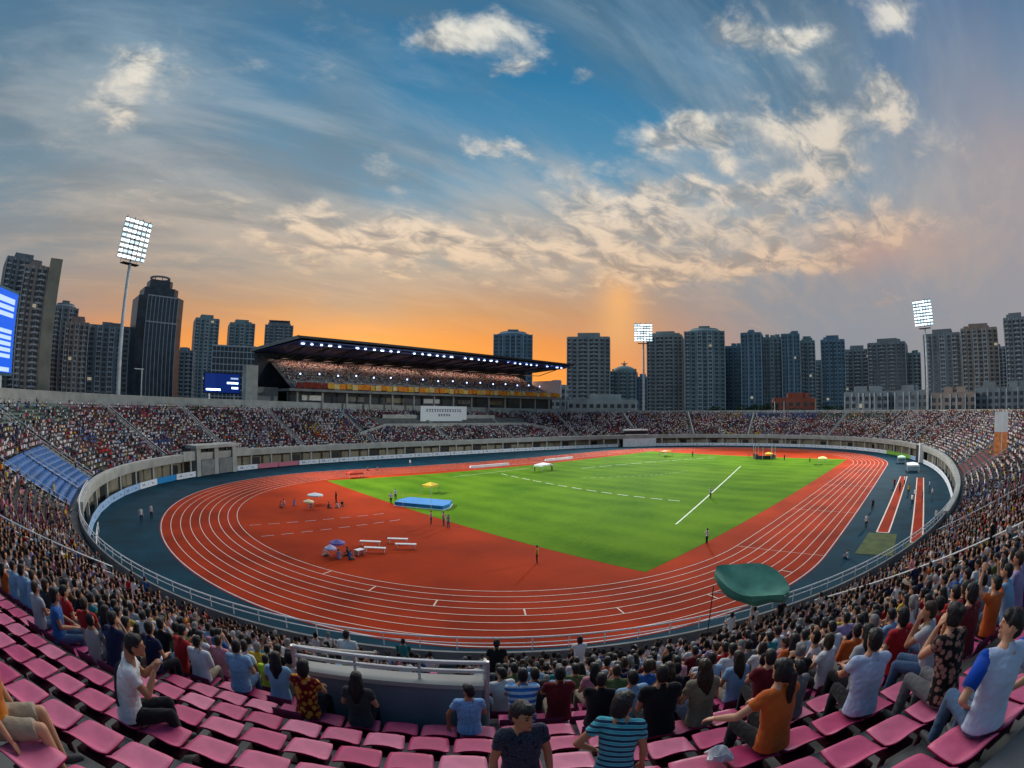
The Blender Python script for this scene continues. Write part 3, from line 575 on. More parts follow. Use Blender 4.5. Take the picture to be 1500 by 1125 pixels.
V3 = lambda *a: np.array(a, float)
def lerp(a, b, t): return a + (b - a) * t
def figure(pose='lap', sit=True, lean=0.10, turn=0.0, tilt=0.0, size=1.0, wide=1.0, hair='short', sleeve=0.5, legs='long', female=False, twist=0.0, bow=0.0, hs=1.0):
    """a person as meshes in local axes: origin under the hips on the seat (or the ground when standing), +y is where the body faces"""
    P = {}
    hz = 0.10 if sit else 0.92
    up = lambda h: V3(0, lean * h * (1 + .5 * bow), h)              # a point h above the hips along the leaning spine
    hip = V3(0, 0, hz)
    sp = [hip + up(h) for h in (0.0, .16, .34, .44, .50, .585)]
    neck = hip + up(.585); hd = neck + V3(0, .015 + bow * .10, .118)
    w = wide; fem = .93 if female else 1.0
    tr = [(.165 * w, .115), (.142 * w * fem, .100), (.168 * w * fem, .112), (.175 * w * fem, .100), (.13 * w, .08), (.052, .055)]
    def torso(b, inf0, top=6, low=0.0):
        rings = []
        for (c, (rx, ry)) in list(zip(sp, tr))[:top]:
            inf = inf0 + (.014 if low and c is sp[0] else .004 if low and c is sp[1] else 0)
            h = c[2] - hip[2]; a0 = twist * h / .5; rings.append([(c[0] + (rx + inf) * math.cos(a) * math.cos(a0) - (ry + inf) * math.sin(a) * math.sin(a0), c[1] + (rx + inf) * math.cos(a) * math.sin(a0) + (ry + inf) * math.sin(a) * math.cos(a0), c[2] - (low if c is sp[0] else 0)) for a in np.linspace(0, 2 * np.pi, 19)[:-1]])
        b.loft(rings)
    def rot(p, c, a): d = p - c; return c + V3(d[0] * math.cos(a) - d[1] * math.sin(a), d[0] * math.sin(a) + d[1] * math.cos(a), d[2])
    def limb(b, pts, rr):
        for i in range(len(pts) - 1): b.tube([tuple(pts[i]), tuple(pts[i + 1])], [rr[i], rr[i + 1]], 12)
        for p, r in zip(pts, rr): b.sphere(tuple(p), r, 12, 8)
    arms = []
    for sx in (-1, 1):
        sh = rot(hip + up(.495) + V3(sx * .165 * w * fem, 0, 0), hip + up(.495), twist)
        ps = pose if isinstance(pose, str) else pose[0 if sx < 0 else 1]
        el, ha = {'lap': (V3(sx * .235, .06, .25), V3(sx * .07, .30, .17)), 'knees': (V3(sx * .22, .17, .30), V3(sx * .12, .40, .19)), 'phone': (V3(sx * .20, .20, .28), V3(sx * .05, .33, .46)),
                  'cross': (V3(sx * .22, .14, .30), V3(-sx * .06, .26, .31)), 'side': (V3(sx * .30, .02, .27), V3(sx * .30, .10, .02)), 'chin': (V3(sx * .13, .27, .28), V3(sx * .05, .22, .57)),
                  'back': (V3(sx * .33, -.05, .27), V3(sx * .36, .06, .06)), 'hang': (V3(sx * .24, .0, .22), V3(sx * .25, .08, -.03)), 'reach': (V3(sx * .34, .14, .30), V3(sx * .42, .34, .20)),
                  'raise': (V3(sx * .30, .18, .62), V3(sx * .22, .22, .88)), 'hips': (V3(sx * .36, -.06, .27), V3(sx * .20, .06, .12))}[ps]
        el = hip + V3(*el[:2], el[2]) * 1.0 + V3(0, lean * .3, 0); ha = hip + V3(*ha[:2], ha[2]) + V3(0, lean * .3, 0)
        el, ha = rot(el, hip, twist), rot(ha, hip, twist); arms.append((sh, el, ha, sx))
    legsp = []
    for sx in (-1, 1):
        hj = hip + V3(sx * .085 * w, .0, -.02)
        if sit: kn = V3(sx * .115, .43, .10); an = V3(sx * .12, .45, -.30); toe = an + V3(sx * .02, .15, -.05)
        else: kn = V3(sx * .10, .02, .48); an = V3(sx * .11 + (.04 if pose == 'walk' else 0), -.02, .07); toe = an + V3(sx * .02, .15, -.03)
        if not sit and pose == 'kneel': kn = V3(sx * .1, .1, .45)
        legsp.append((hj, kn, an, toe))
    # ---- body: one continuous surface
    b = MB(); torso(b, 0.0); limb(b, [neck - V3(0, 0, .06), neck + V3(0, .01, .06)], [.056, .052])
    b.sphere(tuple(hd), (.072 * hs, .090 * hs, .108 * hs), 16, 12); b.sphere(tuple(hd + V3(0, .035, -.055) * hs), (.055 * hs, .055 * hs, .062 * hs), 12, 8)     # skull and jaw
    hf = []
    def HD(x, y, z): p = hd + V3(x, y, z) * hs; return rot(p, hd, turn)
    b2 = MB()
    for q, r in ((HD(0, .092, -.022), (.013, .018, .018)), (HD(0, .086, .0), (.009, .012, .026)), (HD(0, .080, -.060), (.024, .012, .010)), (HD(-.074, -.005, -.012), (.010, .020, .032)), (HD(.074, -.005, -.012), (.010, .020, .032)), (HD(0, .07, -.095), (.025, .02, .02)),
                 (HD(-.03, .078, .022), (.022, .012, .008)), (HD(.03, .078, .022), (.022, .012, .008))):
        b.sphere(tuple(q), r, 10, 6)
    for sh, el, ha, sx in arms:
        limb(b, [sh, lerp(sh, el, .5), el, lerp(el, ha, .35), lerp(el, ha, .9)], [.052, .046, .038, .038, .026])
        dv = (ha - el) / np.linalg.norm(ha - el); side = np.cross(dv, V3(0, 0, 1)); side = side / (np.linalg.norm(side) + 1e-6); nrm = np.cross(side, dv)
        pal = ha + dv * .035
        rings = [[tuple(p + side * (wd * math.cos(a)) + nrm * (.014 * math.sin(a))) for a in np.linspace(0, 2 * np.pi, 11)[:-1]] for p, wd in ((ha - dv * .01, .024), (ha + dv * .03, .038), (ha + dv * .075, .036))]
        b.loft(rings)
        for fi, (o, ln_) in enumerate(((-.029, .058), (-.010, .070), (.010, .066), (.028, .050))):
            r0 = ha + dv * .070 + side * o; m1 = r0 + dv * ln_ * .55 - nrm * .008; m2 = m1 + dv * ln_ * .35 - nrm * .028; limb(b, [r0, m1, m2], [.0095, .0088, .0078])
        r0 = ha + dv * .018 - side * sx * .030; m1 = r0 + dv * .030 - side * sx * .022 - nrm * .006; m2 = m1 + dv * .026 - side * sx * .002 - nrm * .012; limb(b, [r0, m1, m2], [.012, .0105, .009])
    for hj, kn, an, toe in legsp: limb(b, [hj, lerp(hj, kn, .5), kn, lerp(kn, an, .3), an], [.082 * w, .070, .052, .052, .036])
    P['body'] = (b, .0095)
    # ---- hair
    b = MB()
    def cap(c, r): b.sphere(tuple(c), tuple(q * hs for q in r), 16, 12)
    cap(HD(0, -.014, .022), (.080, .088, .098)); 
    if hair != 'bald': cap(HD(0, -.042, -.018), (.074, .066, .088))
    if hair == 'short': cap(HD(0, .030, .060), (.068, .058, .050))
    if hair in ('long', 'bob', 'pony', 'bun'):
        cap(HD(0, .012, .050), (.078, .078, .062)); cap(HD(-.062, -.012, -.02), (.026, .048, .075)); cap(HD(.062, -.012, -.02), (.026, .048, .075))
    if hair == 'bob': cap(HD(0, -.048, -.065), (.084, .056, .085))
    if hair == 'long':
        bk = [HD(0, -.055, -.02), HD(0, -.085, -.13), HD(0, -.088, -.24) - V3(0, lean * .05, 0), HD(0, -.088, -.36) - V3(0, lean * .2, 0)]
        for i in range(3): b.tube([tuple(bk[i]), tuple(bk[i + 1])], [(.062, .075, .078, .05)[i], (.062, .075, .078, .05)[i + 1]], 12)
        for o in (-.055, .055): limb(b, [HD(o, -.045, -.03), HD(o * 1.25, -.07, -.15), HD(o * 1.2, -.08, -.27)], [.04, .045, .028])
    if hair == 'pony':
        limb(b, [HD(0, -.095, .03), HD(.005, -.135, .0), HD(.012, -.135, -.14), HD(.02, -.125, -.30), HD(.025, -.12, -.42)], [.03, .032, .038, .034, .012])
    if hair == 'bun': cap(HD(0, -.10, .06), (.042, .042, .042))
    P['hair'] = (b, .012)
    # ---- shirt: follows the torso and the arms down to its hems
    b = MB(); torso(b, .016, 5, .05); limb(b, [hip + up(.50), hip + up(.545)], [.085, .066])
    for sh, el, ha, sx in arms:
        e_ = lerp(sh, el, min(1, sleeve * 1.0)); limb(b, [hip + up(.47) + (sh - hip - up(.47)) * .5, sh], [.075, .068])
        b.tube([tuple(sh), tuple(e_)], [.067, .060 if sleeve <= .6 else .052], 14)
        if sleeve > 1: limb(b, [el, lerp(el, ha, sleeve - 1)], [.050, .040])
        if sleeve <= 0: pass
    P['shirt'] = (b, .012)
    # ---- trousers or shorts
    b = MB(); rx, ry = tr[0]
    b.loft([[(c[0] + (rx + i_) * math.cos(a), c[1] + (ry + i_) * math.sin(a), c[2] + dz_) for a in np.linspace(0, 2 * np.pi, 17)[:-1]] for c, i_, dz_ in ((hip, -.05, -.105), (hip, .012, -.06), (hip, .014, 0), (sp[1], .0, -.08))])
    for hj, kn, an, toe in legsp:
        if legs == 'long': limb(b, [hj, lerp(hj, kn, .5), kn, lerp(kn, an, .4), lerp(kn, an, .97)], [.094 * w, .083, .066, .062, .056])
        else: limb(b, [hj, lerp(hj, kn, .5)], [.096 * w, .088]); b.tube([tuple(lerp(hj, kn, .5)), tuple(lerp(hj, kn, .9))], [.088, .080], 14)
    P['trousers'] = (b, .013)
    for i, (hj, kn, an, toe) in enumerate(legsp): b = MB(); limb(b, [an + V3(0, -.03, -.05), an + V3(0, .05, -.05), toe], [.042, .044, .036]); P['shoe%d' % i] = (b, .013)
    return P, size
def remesh(mb, vox, mats, name, size=1.0, ratio=1.0, smooth=3):
    me = mb.mesh(name + '_raw', mats); o = bpy.data.objects.new('work', me); COL.objects.link(o)
    md = o.modifiers.new('r', 'REMESH'); md.mode = 'VOXEL'; md.voxel_size = vox
    sm = o.modifiers.new('s', 'SMOOTH'); sm.factor = .5; sm.iterations = smooth
    if ratio < 1: dc = o.modifiers.new('d', 'DECIMATE'); dc.ratio = ratio
    dg = bpy.context.evaluated_depsgraph_get(); out = bpy.data.meshes.new_from_object(o.evaluated_get(dg), depsgraph=dg); out.name = name
    bpy.data.objects.remove(o); bpy.data.meshes.remove(me)
    kind_ = name.split('_')[0]; am = {'hair': .007, 'shirt': .0075, 'trousers': .006}.get(kind_, 0)
    if am:
        from mathutils import noise
        nv = len(out.vertices); co = np.empty(nv * 3, np.float32); out.vertices.foreach_get('co', co); no = np.empty(nv * 3, np.float32); out.vertices.foreach_get('normal', no); co = co.reshape(-1, 3); no = no.reshape(-1, 3); sc = 42.0 if kind_ == 'hair' else 13.0
        ds = np.array([noise.noise(Vector((c[0] * sc, c[1] * sc, c[2] * sc * (.35 if kind_ == 'hair' else 1.5)))) + .5 * noise.noise(Vector((c[0] * sc * 2.1 + 5, c[1] * sc * 2.1, c[2] * sc * 2.1))) for c in co.tolist()])
        co += no * (ds[:, None] * am); out.vertices.foreach_set('co', co.ravel()); out.update()
    out.transform(Matrix.Scale(size, 4)); out.polygons.foreach_set('use_smooth', [True] * len(out.polygons)); return out
SPECS = {}
def template(key, ratio=1.0, **k):
    P, size = figure(**k); out = {}
    for part, (mb, vox) in P.items():
        if ratio < 1 and part.startswith('shoe'): continue
        sm = {'body': SK[0], 'hair': HA[0], 'shirt': SH['white'], 'trousers': TR['black'], 'shoe0': m_shoe, 'shoe1': m_shoe}[part]
        out[part] = remesh(mb, vox if ratio == 1 else max(vox, .014), [sm], part + '_mesh', size, ratio, 2 if part == 'body' else 3)
    SPECS[key] = (out, k); return out
def setm(o, m):
    o.material_slots[0].link = 'OBJECT'; o.material_slots[0].material = m
def person(key, loc, rz, skin, hair, shirt, trousers, label, group=None, shoes=True, category='person'):
    T = SPECS[key][0]
    o = bpy.data.objects.new('person', T['body']); COL.objects.link(o); o.location = loc; o.rotation_euler = (0, 0, rz); setm(o, skin); tag(o, label, category, group)
    for part, m in (('hair', hair), ('shirt', shirt), ('trousers', trousers), ('shoe0', m_shoe), ('shoe1', m_shoe)):
        if m is None or part not in T: continue
        c = bpy.data.objects.new('shoe' if part.startswith('shoe') else part, T[part]); COL.objects.link(c); c.parent = o; setm(c, m)
    return o

# ------------------------------------------------------------------ the people nearest the camera, one by one
P_STRIPE = patterned('shirt_cyan_stripes', S(30, 60, 92), S(150, 205, 205), 'stripe', 7.5, S(60, 160, 180), (0.35, 0, 0))
P_CHECK = patterned('shirt_blue_check', S(112, 158, 206), S(150, 190, 228), 'check', 42, None, (0.6, 0.6, 0.6))
P_FLORAL = patterned('shirt_red_floral', S(196, 140, 50), S(120, 20, 28), 'voronoi', 13, S(96, 14, 24))
P_BLUEW = patterned('shirt_blue_waves', S(58, 120, 190), S(110, 170, 220), 'stripe', 3.2, S(200, 220, 235), (0.2, 0, 0))
P_NAVYP = patterned('shirt_navy_print', S(40, 44, 60), S(62, 66, 84), 'voronoi', 40, S(30, 32, 46))
P_GREYP = patterned('shirt_grey_print', S(190, 195, 205), S(70, 80, 100), 'voronoi', 16, S(90, 104, 124))
P_BLACKF = patterned('shirt_black_print', S(150, 110, 96), S(34, 28, 30), 'voronoi', 18, S(20, 18, 22))
P_LIME = cloth('shirt_lime', S(190, 220, 60)); P_ORB = cloth('shirt_orange_brown', S(196, 112, 34)); P_RAGLAN = cloth('shirt_pale_raglan', S(176, 192, 218)); P_GREYT = cloth('shirt_olive_beige', S(128, 120, 98))
m_blue_sleeve = cloth('blue_sleeve', S(20, 70, 170)); m_strap = mat('dark_strap', (0.02, 0.022, 0.03), 0.7)
HAND_P = [
 # row, s, dr, template args, skin, hair, shirt, trousers, label
 (19, 307.70, -0.75, dict(pose='hang', lean=.25, hair='short', legs='short', size=.92), 0, 0, P_ORB, TR['beige'], 'person in orange-brown top and pale shorts on the lowest left seat'),
 (17, 307.48, -0.85, dict(pose='phone', lean=.22, turn=-.15, bow=.7, hair='short'), 1, 0, SH['white'], TR['black'], 'man in white t-shirt with dark cross strap bending over his phone'),
 (18, 310.66, -0.35, dict(sit=False, pose=('hips', 'hang'), lean=.12, turn=-.5, size=.70, hs=1.2, hair='short'), 1, 0, P_STRIPE, TR['grey'], 'boy in cyan striped t-shirt seen from behind'),
 (15, 311.62, 0.0, dict(pose='lap', lean=.2, wide=1.16, hair='short'), 1, 0, SH['black'], TR['black'], 'broad man in plain black t-shirt beside the long-haired woman'),
 (15, 312.05, 0.05, dict(pose='lap', lean=.15, hair='long', female=True), 0, 1, P_GREYT, TR['navy'], 'woman with very long brown hair in olive-beige top'),
 (17, 311.92, 0.15, dict(pose=('reach', 'knees'), lean=.16, hair='pony', female=True, turn=.1), 0, 0, SH['orange'], TR['black'], 'woman in orange t-shirt with long black ponytail'),
 (17, 312.78, -0.30, dict(pose='knees', lean=.14, hair='short', wide=1.05), 1, 0, P_RAGLAN, TR['black'], 'man in pale blue-white t-shirt sitting upright behind the grey-vest child'),
 (18, 312.95, -0.15, dict(pose='chin', lean=.28, hair='bun', female=True, sleeve=.3), 0, 0, P_BLACKF, TR['grey'], 'woman in black open-necked top leaning her chin on her hand'),
 (19, 312.40, -0.40, dict(pose='hips', lean=.12, hair='short', turn=.8, wide=1.08, sleeve=.75, size=.95), 0, 0, P_RAGLAN, TR['denim'], 'large man in pale raglan shirt with blue sleeves, hands on hips'),
 (16, 312.62, 0.1, dict(pose='lap', size=.80, hair='short', sleeve=.2), 0, 0, SH['grey'], TR['navy'], 'small child in grey-blue vest between orange top and white shirt'),
 (14, 309.87, 0.1, dict(pose=('side', 'lap'), size=.86, hair='short', turn=.7, lean=.05), 1, 0, P_CHECK, TR['navy'], 'boy in light blue checked shirt against the grey stairwell wall'),
 (14, 308.72, 0.0, dict(pose='lap', hair='long', female=True, lean=.05, size=.94), 0, 0, SH['charcoal'], TR['black'], 'girl with long black hair in charcoal t-shirt against the grey wall'),
 (14, 308.12, -0.1, dict(pose='cross', hair='bob', female=True, lean=.1), 0, 0, P_FLORAL, TR['black'], 'woman in red and gold floral top beside the grey wall corner'),
 (12, 306.90, 0.0, dict(pose='lap', size=.78, hair='short'), 0, 0, P_LIME, TR['beige'], 'small child in bright lime green shirt'),
 (13, 306.85, 0.1, dict(pose='lap', hair='short', lean=.2), 0, 0, SH['sky blue'], TR['denim'], 'person in light blue shirt on the seat left of the lime child'),
 (13, 310.48, 0.0, dict(pose='knees', hair='short', lean=.2, wide=1.14), 1, 0, P_BLUEW, TR['grey'], 'large man in blue and white wavy patterned shirt'),
 (13, 310.92, 0.0, dict(pose='knees', hair='short', lean=.2, wide=1.05), 1, 0, SH['maroon'], TR['beige'], 'man in maroon t-shirt right of the blue wavy shirt'),
 (15, 304.80, -0.7, dict(pose='lap', hair='bob', lean=.12, wide=1.14), 1, 0, SH['blue'], TR['denim'], 'large person in deep blue shirt at the left end of the empty seats'),
 (14, 304.05, -0.2, dict(pose='lap', hair='short', lean=.15, wide=1.05), 0, 0, SH['red'], TR['grey'], 'person in red t-shirt next to the deep blue shirt'),
 (16, 314.05, 0.0, dict(pose='lap', hair='bob', lean=.12, wide=1.08), 0, 0, SH['red'], TR['navy'], 'person in bright red t-shirt with bobbed black hair, upper right seats'),
 (17, 314.35, 0.0, dict(pose='lap', hair='bob', lean=.15, wide=1.1), 0, 0, SH['maroon'], TR['black'], 'person in dark red top right of the bright red t-shirt'),
]
for i, (k, s, dr, kw, sk, ha, sh, tr, lab) in enumerate(HAND_P):
    HAND[(k, round(s, 2))] = 1; template('hand%d' % i, **kw)
    d = row_d(k) + .02 - (.40 if i == 2 else 0); o = person('hand%d' % i, rp(s, d, row_z(k) - (.43 if i == 2 else 0)), facing(s) + dr, SK[sk], HA[ha], sh, tr, lab)
    if i == 1:
        b = MB(); pts = [(-.11 + .25 * t, .297 * (.50 - .36 * t) - (.085 if t < .05 else .132 + .008 * math.sin(3.1 * t)) + .02 * abs(2 * t - 1) ** 3, .10 + .50 - .36 * t) for t in np.linspace(0, 1, 9)]; b.tube(pts, .014, 6); st = b.build('strap', m_strap, o)
        ph = MB().box((0, 0, 0), (.07, .01, .145)).build('phone', mat('phone_body', (.6, .6, .65), .3)); ph.location = o.location + Matrix.Rotation(facing(s) + dr, 3, 'Z') @ Vector((.0, .46, .60)); ph.rotation_euler = (-.6, 0, facing(s) + dr)
        tag(ph, 'pale smartphone held by the man with the cross strap', 'phone')
    if i == 8:
        for sx in (-1, 1):
            b = MB(); b.sphere((sx * .185, .065, .56), (.069, .069, .072)); b.tube([(sx * .19, .062, .555), (sx * .318, -.012, .425)], [.068, .063], 14); b.build('sleeve', m_blue_sleeve, o, True)
    if i == 5:
        bm_ = MB().sphere((0, 0, .05), (.10, .12, .055), 14, 9); bm_.v = [(x * (1 + .3 * math.sin(37 * y + 11 * z)), y * (1 + .3 * math.sin(41 * x)), z * (1 + .5 * math.sin(53 * x + 31 * y))) for x, y, z in bm_.v]; bo = bm_.build('paper_bag', SH['white'])
        bx = rp(s - .42, row_d(k) + .0, row_z(k) + .04); bo.location = bx; tag(bo, 'crumpled white paper on the seat left of the orange t-shirt', 'paper')
# boy turned round to look back over the seats
template('boy', sit=False, pose='hang', size=.715, hs=1.18, hair='short', lean=.0, turn=.35)
bs_, bd_ = 310.19, row_d(18) - .38
boy = person('boy', rp(bs_, bd_, row_z(18) - .43), facing(bs_) + math.pi + .25, SK[1], HA[0], P_NAVYP, TR['navy'], 'boy in dark patterned t-shirt standing turned round towards the camera')
def facebits(o, hd, size, turn, hs=1.0):
    c, s_ = math.cos(turn), math.sin(turn)
    for x in (-.03, .03):
        y, z = .084, .008; q = ((x * c - y * s_) * hs, (x * s_ + y * c) * hs, z * hs); b = MB(); b.sphere(((hd[0] + q[0]) * size, (hd[1] + q[1]) * size, (hd[2] + q[2]) * size), (.014 * size, .007 * size, .007 * size), 10, 6); b.build('eye', m_dark, o, True)
        y, z = .088, .030; q = ((x * c - y * s_) * hs, (x * s_ + y * c) * hs, z * hs); b = MB(); b.sphere(((hd[0] + q[0]) * size, (hd[1] + q[1]) * size, (hd[2] + q[2]) * size), (.020 * size, .006 * size, .005 * size), 10, 6); b.build('eyebrow', HA[0], o, True)
    y, z = .090, -.062; q = (-y * s_ * hs, y * c * hs, z * hs); b = MB(); b.sphere(((hd[0] + q[0]) * size, (hd[1] + q[1]) * size, (hd[2] + q[2]) * size), (.024 * size, .006 * size, .006 * size), 10, 6); b.build('mouth', mat('lips', S(150, 80, 72), .5), o, True)
facebits(boy, (0, .015, .92 + .585 + .118), .715, .35, 1.18)

# ------------------------------------------------------------------ the nearest three hundred spectators
KEYS = []
for i, kw in enumerate([dict(pose='lap', hair='short'), dict(pose='knees', hair='short', lean=.22, wide=1.06), dict(pose='cross', hair='short', lean=.06), dict(pose='phone', hair='short', lean=.2, bow=.4), dict(pose=('side', 'lap'), hair='short', turn=.5), dict(pose='chin', hair='short', lean=.3),
    dict(pose='lap', hair='long', female=True), dict(pose='knees', hair='pony', female=True, lean=.2), dict(pose='cross', hair='bob', female=True, turn=-.4), dict(pose='phone', hair='bun', female=True, lean=.15, bow=.3), dict(pose='lap', hair='short', size=.80), dict(pose='lap', hair='long', size=.78, female=True), dict(pose='raise', hair='short', lean=.05), dict(pose='lap', hair='short', wide=1.15, lean=.12, sleeve=1.6)]):
    template('t%d' % i, ratio=.16, **kw); KEYS.append((kw.get('hair'), kw.get('size', 1.0), kw.get('pose')))
HAIRN = {'short': 'short hair', 'long': 'long hair', 'pony': 'a ponytail', 'bob': 'bobbed hair', 'bun': 'a hair bun'}
rng = random.Random(11)
def taken(k, s): return any(kk == k and abs(ss - s) < .34 for kk, ss in HAND)
SNAMES = list(SHIRTS); SW = [SWEIGHT[n] for n in SNAMES]
near_people = []; near_done = set()
for d_, k, s in FR:
    if len(near_people) >= 222: break
    if is_empty(k, s) or taken(k, s) or k > 18 or d_ < 4: continue
    if rng.random() < .07: continue
    near_people.append((d_, k, s))
occ = {}
for d_, k, s in near_people:
    px, py, _ = view(rp(s, row_d(k), row_z(k) + .5)); occ.setdefault(k, []).append((px, s))
rows_used = sorted(occ, reverse=True); ordk = {}
for k in occ:
    occ[k].sort()
    for n, (px, s) in enumerate(occ[k]): ordk[(k, s)] = n + 1
def rowname(k): return f'{ordinal(rows_used.index(k) + 1)} crowded row up'
for d_, k, s in near_people:
    near_done.add((k, s)); ti = rng.choices(range(14), (12, 12, 9, 7, 6, 5, 10, 7, 7, 5, 6, 4, 1, 8))[0]; hair, size, pose = KEYS[ti]
    sn = rng.choices(SNAMES, SW)[0]; hc = rng.choices((0, 1, 2), (80, 14, 6))[0]; tn = rng.choice(list(TR))
    X, Y, Z = rp(s + rng.uniform(-.04, .04), row_d(k) + rng.uniform(-.05, .06), row_z(k)); 
    who = ('child' if size < .9 else 'person')
    lab = f"{who} in {sn} top, {('', 'brown ', 'grey ')[hc]}{HAIRN[hair]}, {ordinal(ordk[(k, s)])} from left in {rowname(k)}"
    po = person('t%d' % ti, (X, Y, Z), facing(s) + rng.gauss(0, .22), SK[rng.random() < .45], HA[hc], SH[sn], TR[tn], lab, 'spectators in the nearest crowded rows'); q_ = rng.uniform(.88, .99); po.scale = (q_, q_, q_)

# ------------------------------------------------------------------ seats one by one near the camera
sel = []
for d_, k, s in FR:
    if d_ < 2.2: continue
    if is_empty(k, s) or d_ < 7.0: sel.append((d_, k, s))
sel = sel[:300]; seat_done = {(k, s) for _, k, s in sel}
rows_s = sorted({k for _, k, s in sel}, reverse=True); by = {}
for _, k, s in sel: by.setdefault(k, []).append((view(rp(s, row_d(k), row_z(k)))[0], s))
for k in by:
    by[k].sort()
    for n, (px, s) in enumerate(by[k]):
        if taken(k, s): st = 'occupied'
        elif (k, s) in near_done: st = 'occupied'
        else: st = 'empty'
        o = link('plastic_seat', sm_); o.location = rp(s, row_d(k), row_z(k)); o.rotation_euler = (0, 0, facing(s) + rng.gauss(0, .012))
        c = link('seat_bracket', br_, o)
        tag(o, f'{st} pink plastic seat, {ordinal(n + 1)} from the left in the {ordinal(rows_s.index(k) + 1)} row of seats up', 'seat', 'pink plastic seats in the near rows')

# ------------------------------------------------------------------ the far seats and the far crowd (nobody could count them)
def tmpl(seg, hseg, hring, arms):
    V, F, C = [], [], []
    def addl(rings, ci, cap=True):
        n = len(rings[0]); o = len(V); V.extend(p for r in rings for p in r)
        for i in range(len(rings) - 1):
            for q in range(n): F.append((o + i * n + q, o + i * n + (q + 1) % n, o + (i + 1) * n + (q + 1) % n, o + (i + 1) * n + q)); C.append(ci if not callable(ci) else ci(i, q, n))
        if cap: e = o + (len(rings) - 1) * n; F.append(tuple(e + q for q in range(n))); C.append(ci if not callable(ci) else ci(len(rings) - 1, 0, n))
    el = lambda c, rx, ry, n: [(c[0] + rx * math.cos(2 * math.pi * q / n), c[1] + ry * math.sin(2 * math.pi * q / n), c[2]) for q in range(n)]
    if arms: addl([el((0, 0, 0), .17, .13, seg), el((0, .01, .22), .155, .11, seg), el((0, .04, .44), .20, .12, seg), el((0, .06, .56), .10, .07, seg), el((0, .06, .62), .05, .05, seg)], lambda i, q, n: 0 if i < 3 else 1)
    else: addl([el((0, 0, 0), .19, .14, seg), el((0, .05, .50), .20, .12, seg)], 0)
    hc = (0, .075, .72); rings = []
    for j in range(hring):
        a = -1.25 + 2.5 * j / (hring - 1); rings.append(el((hc[0], hc[1], hc[2] + .115 * math.sin(a)), .078 * math.cos(a) + .01, .088 * math.cos(a) + .01, hseg))
    addl(rings, lambda i, q, n: 2 if (i >= hring - 2 or math.sin(2 * math.pi * (q + .5) / n) < .25) else 1)
    for sx in (-1, 1) if arms else (0,):
        w = .075 if arms else .17
        o = len(V); x0 = sx * .10
        V.extend([(x0 - w, -.02, .0), (x0 + w, -.02, .0), (x0 + w, -.02, .15), (x0 - w, -.02, .15), (x0 - w, .45, .02), (x0 + w, .45, .02), (x0 + w, .45, .15), (x0 - w, .45, .15)])
        for f in ((3, 2, 6, 7), (0, 3, 7, 4), (1, 5, 6, 2), (4, 7, 6, 5)): F.append(tuple(o + q for q in f)); C.append(3)
        if arms:
            o = len(V); e = [(sx * .21, .05, .48), (sx * .24, .10, .27), (sx * .10, .32, .19)]; rr = (.055, .045, .035)
            for p, r in zip(e, rr): V.extend([(p[0] - r, p[1], p[2] - r), (p[0] + r, p[1], p[2] - r), (p[0] + r, p[1], p[2] + r), (p[0] - r, p[1], p[2] + r)])
            for i in range(2):
                for q in range(4): F.append((o + i * 4 + q, o + i * 4 + (q + 1) % 4, o + (i + 1) * 4 + (q + 1) % 4, o + (i + 1) * 4 + q)); C.append(0 if i == 0 else 1)
    return np.array(V, float), F, np.array(C)
def mass(name, T, pts, rot, scale, cols, m):
    """one mesh of many copies of template T; cols: n x 4 x 3 colours (shirt, skin, hair, trousers)"""
    V, F, C = T; n = len(pts); nv = len(V); co, si = np.cos(rot), np.sin(rot)
    sx = V[None, :, 0] * scale[:, None]; sy = V[None, :, 1] * scale[:, None]; sz = V[None, :, 2] * scale[:, None]
    out = np.empty((n, nv, 3), np.float32); out[..., 0] = pts[:, 0:1] + sx * co[:, None] - sy * si[:, None]; out[..., 1] = pts[:, 1:2] + sx * si[:, None] + sy * co[:, None]; out[..., 2] = pts[:, 2:3] + sz
    sizes = np.array([len(f) for f in F]); flat = np.concatenate([np.array(f) for f in F]); loops = (flat[None] + (np.arange(n) * nv)[:, None]).ravel().astype(np.int32)
    return out.reshape(-1, 3), loops, np.tile(sizes, n), cols[:, C, :].reshape(-1, 3)
def join(name, chunks, m):
    vs = np.concatenate([c[0] for c in chunks]); off = np.cumsum([0] + [len(c[0]) for c in chunks[:-1]])
    loops = np.concatenate([c[1] + o for c, o in zip(chunks, off)]).astype(np.int32); sizes = np.concatenate([c[2] for c in chunks]); cols = np.concatenate([c[3] for c in chunks])
    me = bpy.data.meshes.new(name); me.vertices.add(len(vs)); me.vertices.foreach_set('co', vs.ravel()); me.loops.add(len(loops)); me.loops.foreach_set('vertex_index', loops)
    me.polygons.add(len(sizes)); st = np.concatenate([[0], np.cumsum(sizes)[:-1]]).astype(np.int32); me.polygons.foreach_set('loop_start', st); me.update(calc_edges=True); me.polygons.foreach_set('use_smooth', [True] * len(sizes))
    at = me.attributes.new('tone', 'FLOAT_COLOR', 'FACE'); a4 = np.ones((len(cols), 4), np.float32); a4[:, :3] = cols; at.data.foreach_set('color', a4.ravel()); me.materials.append(m)
    o = bpy.data.objects.new(name, me); COL.objects.link(o); return o
def tone_mat(name, rough):
    m = mat(name, (.3, .3, .3), rough, spec=.15); t = m.node_tree; a = t.nodes.new('ShaderNodeAttribute'); a.attribute_name = 'tone'; t.links.new(a.outputs['Color'], t.nodes['Principled BSDF'].inputs['Base Color']); return m
m_crowd = tone_mat('crowd_cloth', .85); m_fseat = tone_mat('far_seat_plastic', .5)
nr = np.random.RandomState(5); SCOL = np.array([SHIRTS[n] for n in SNAMES]); SPW = np.array(SW, float)
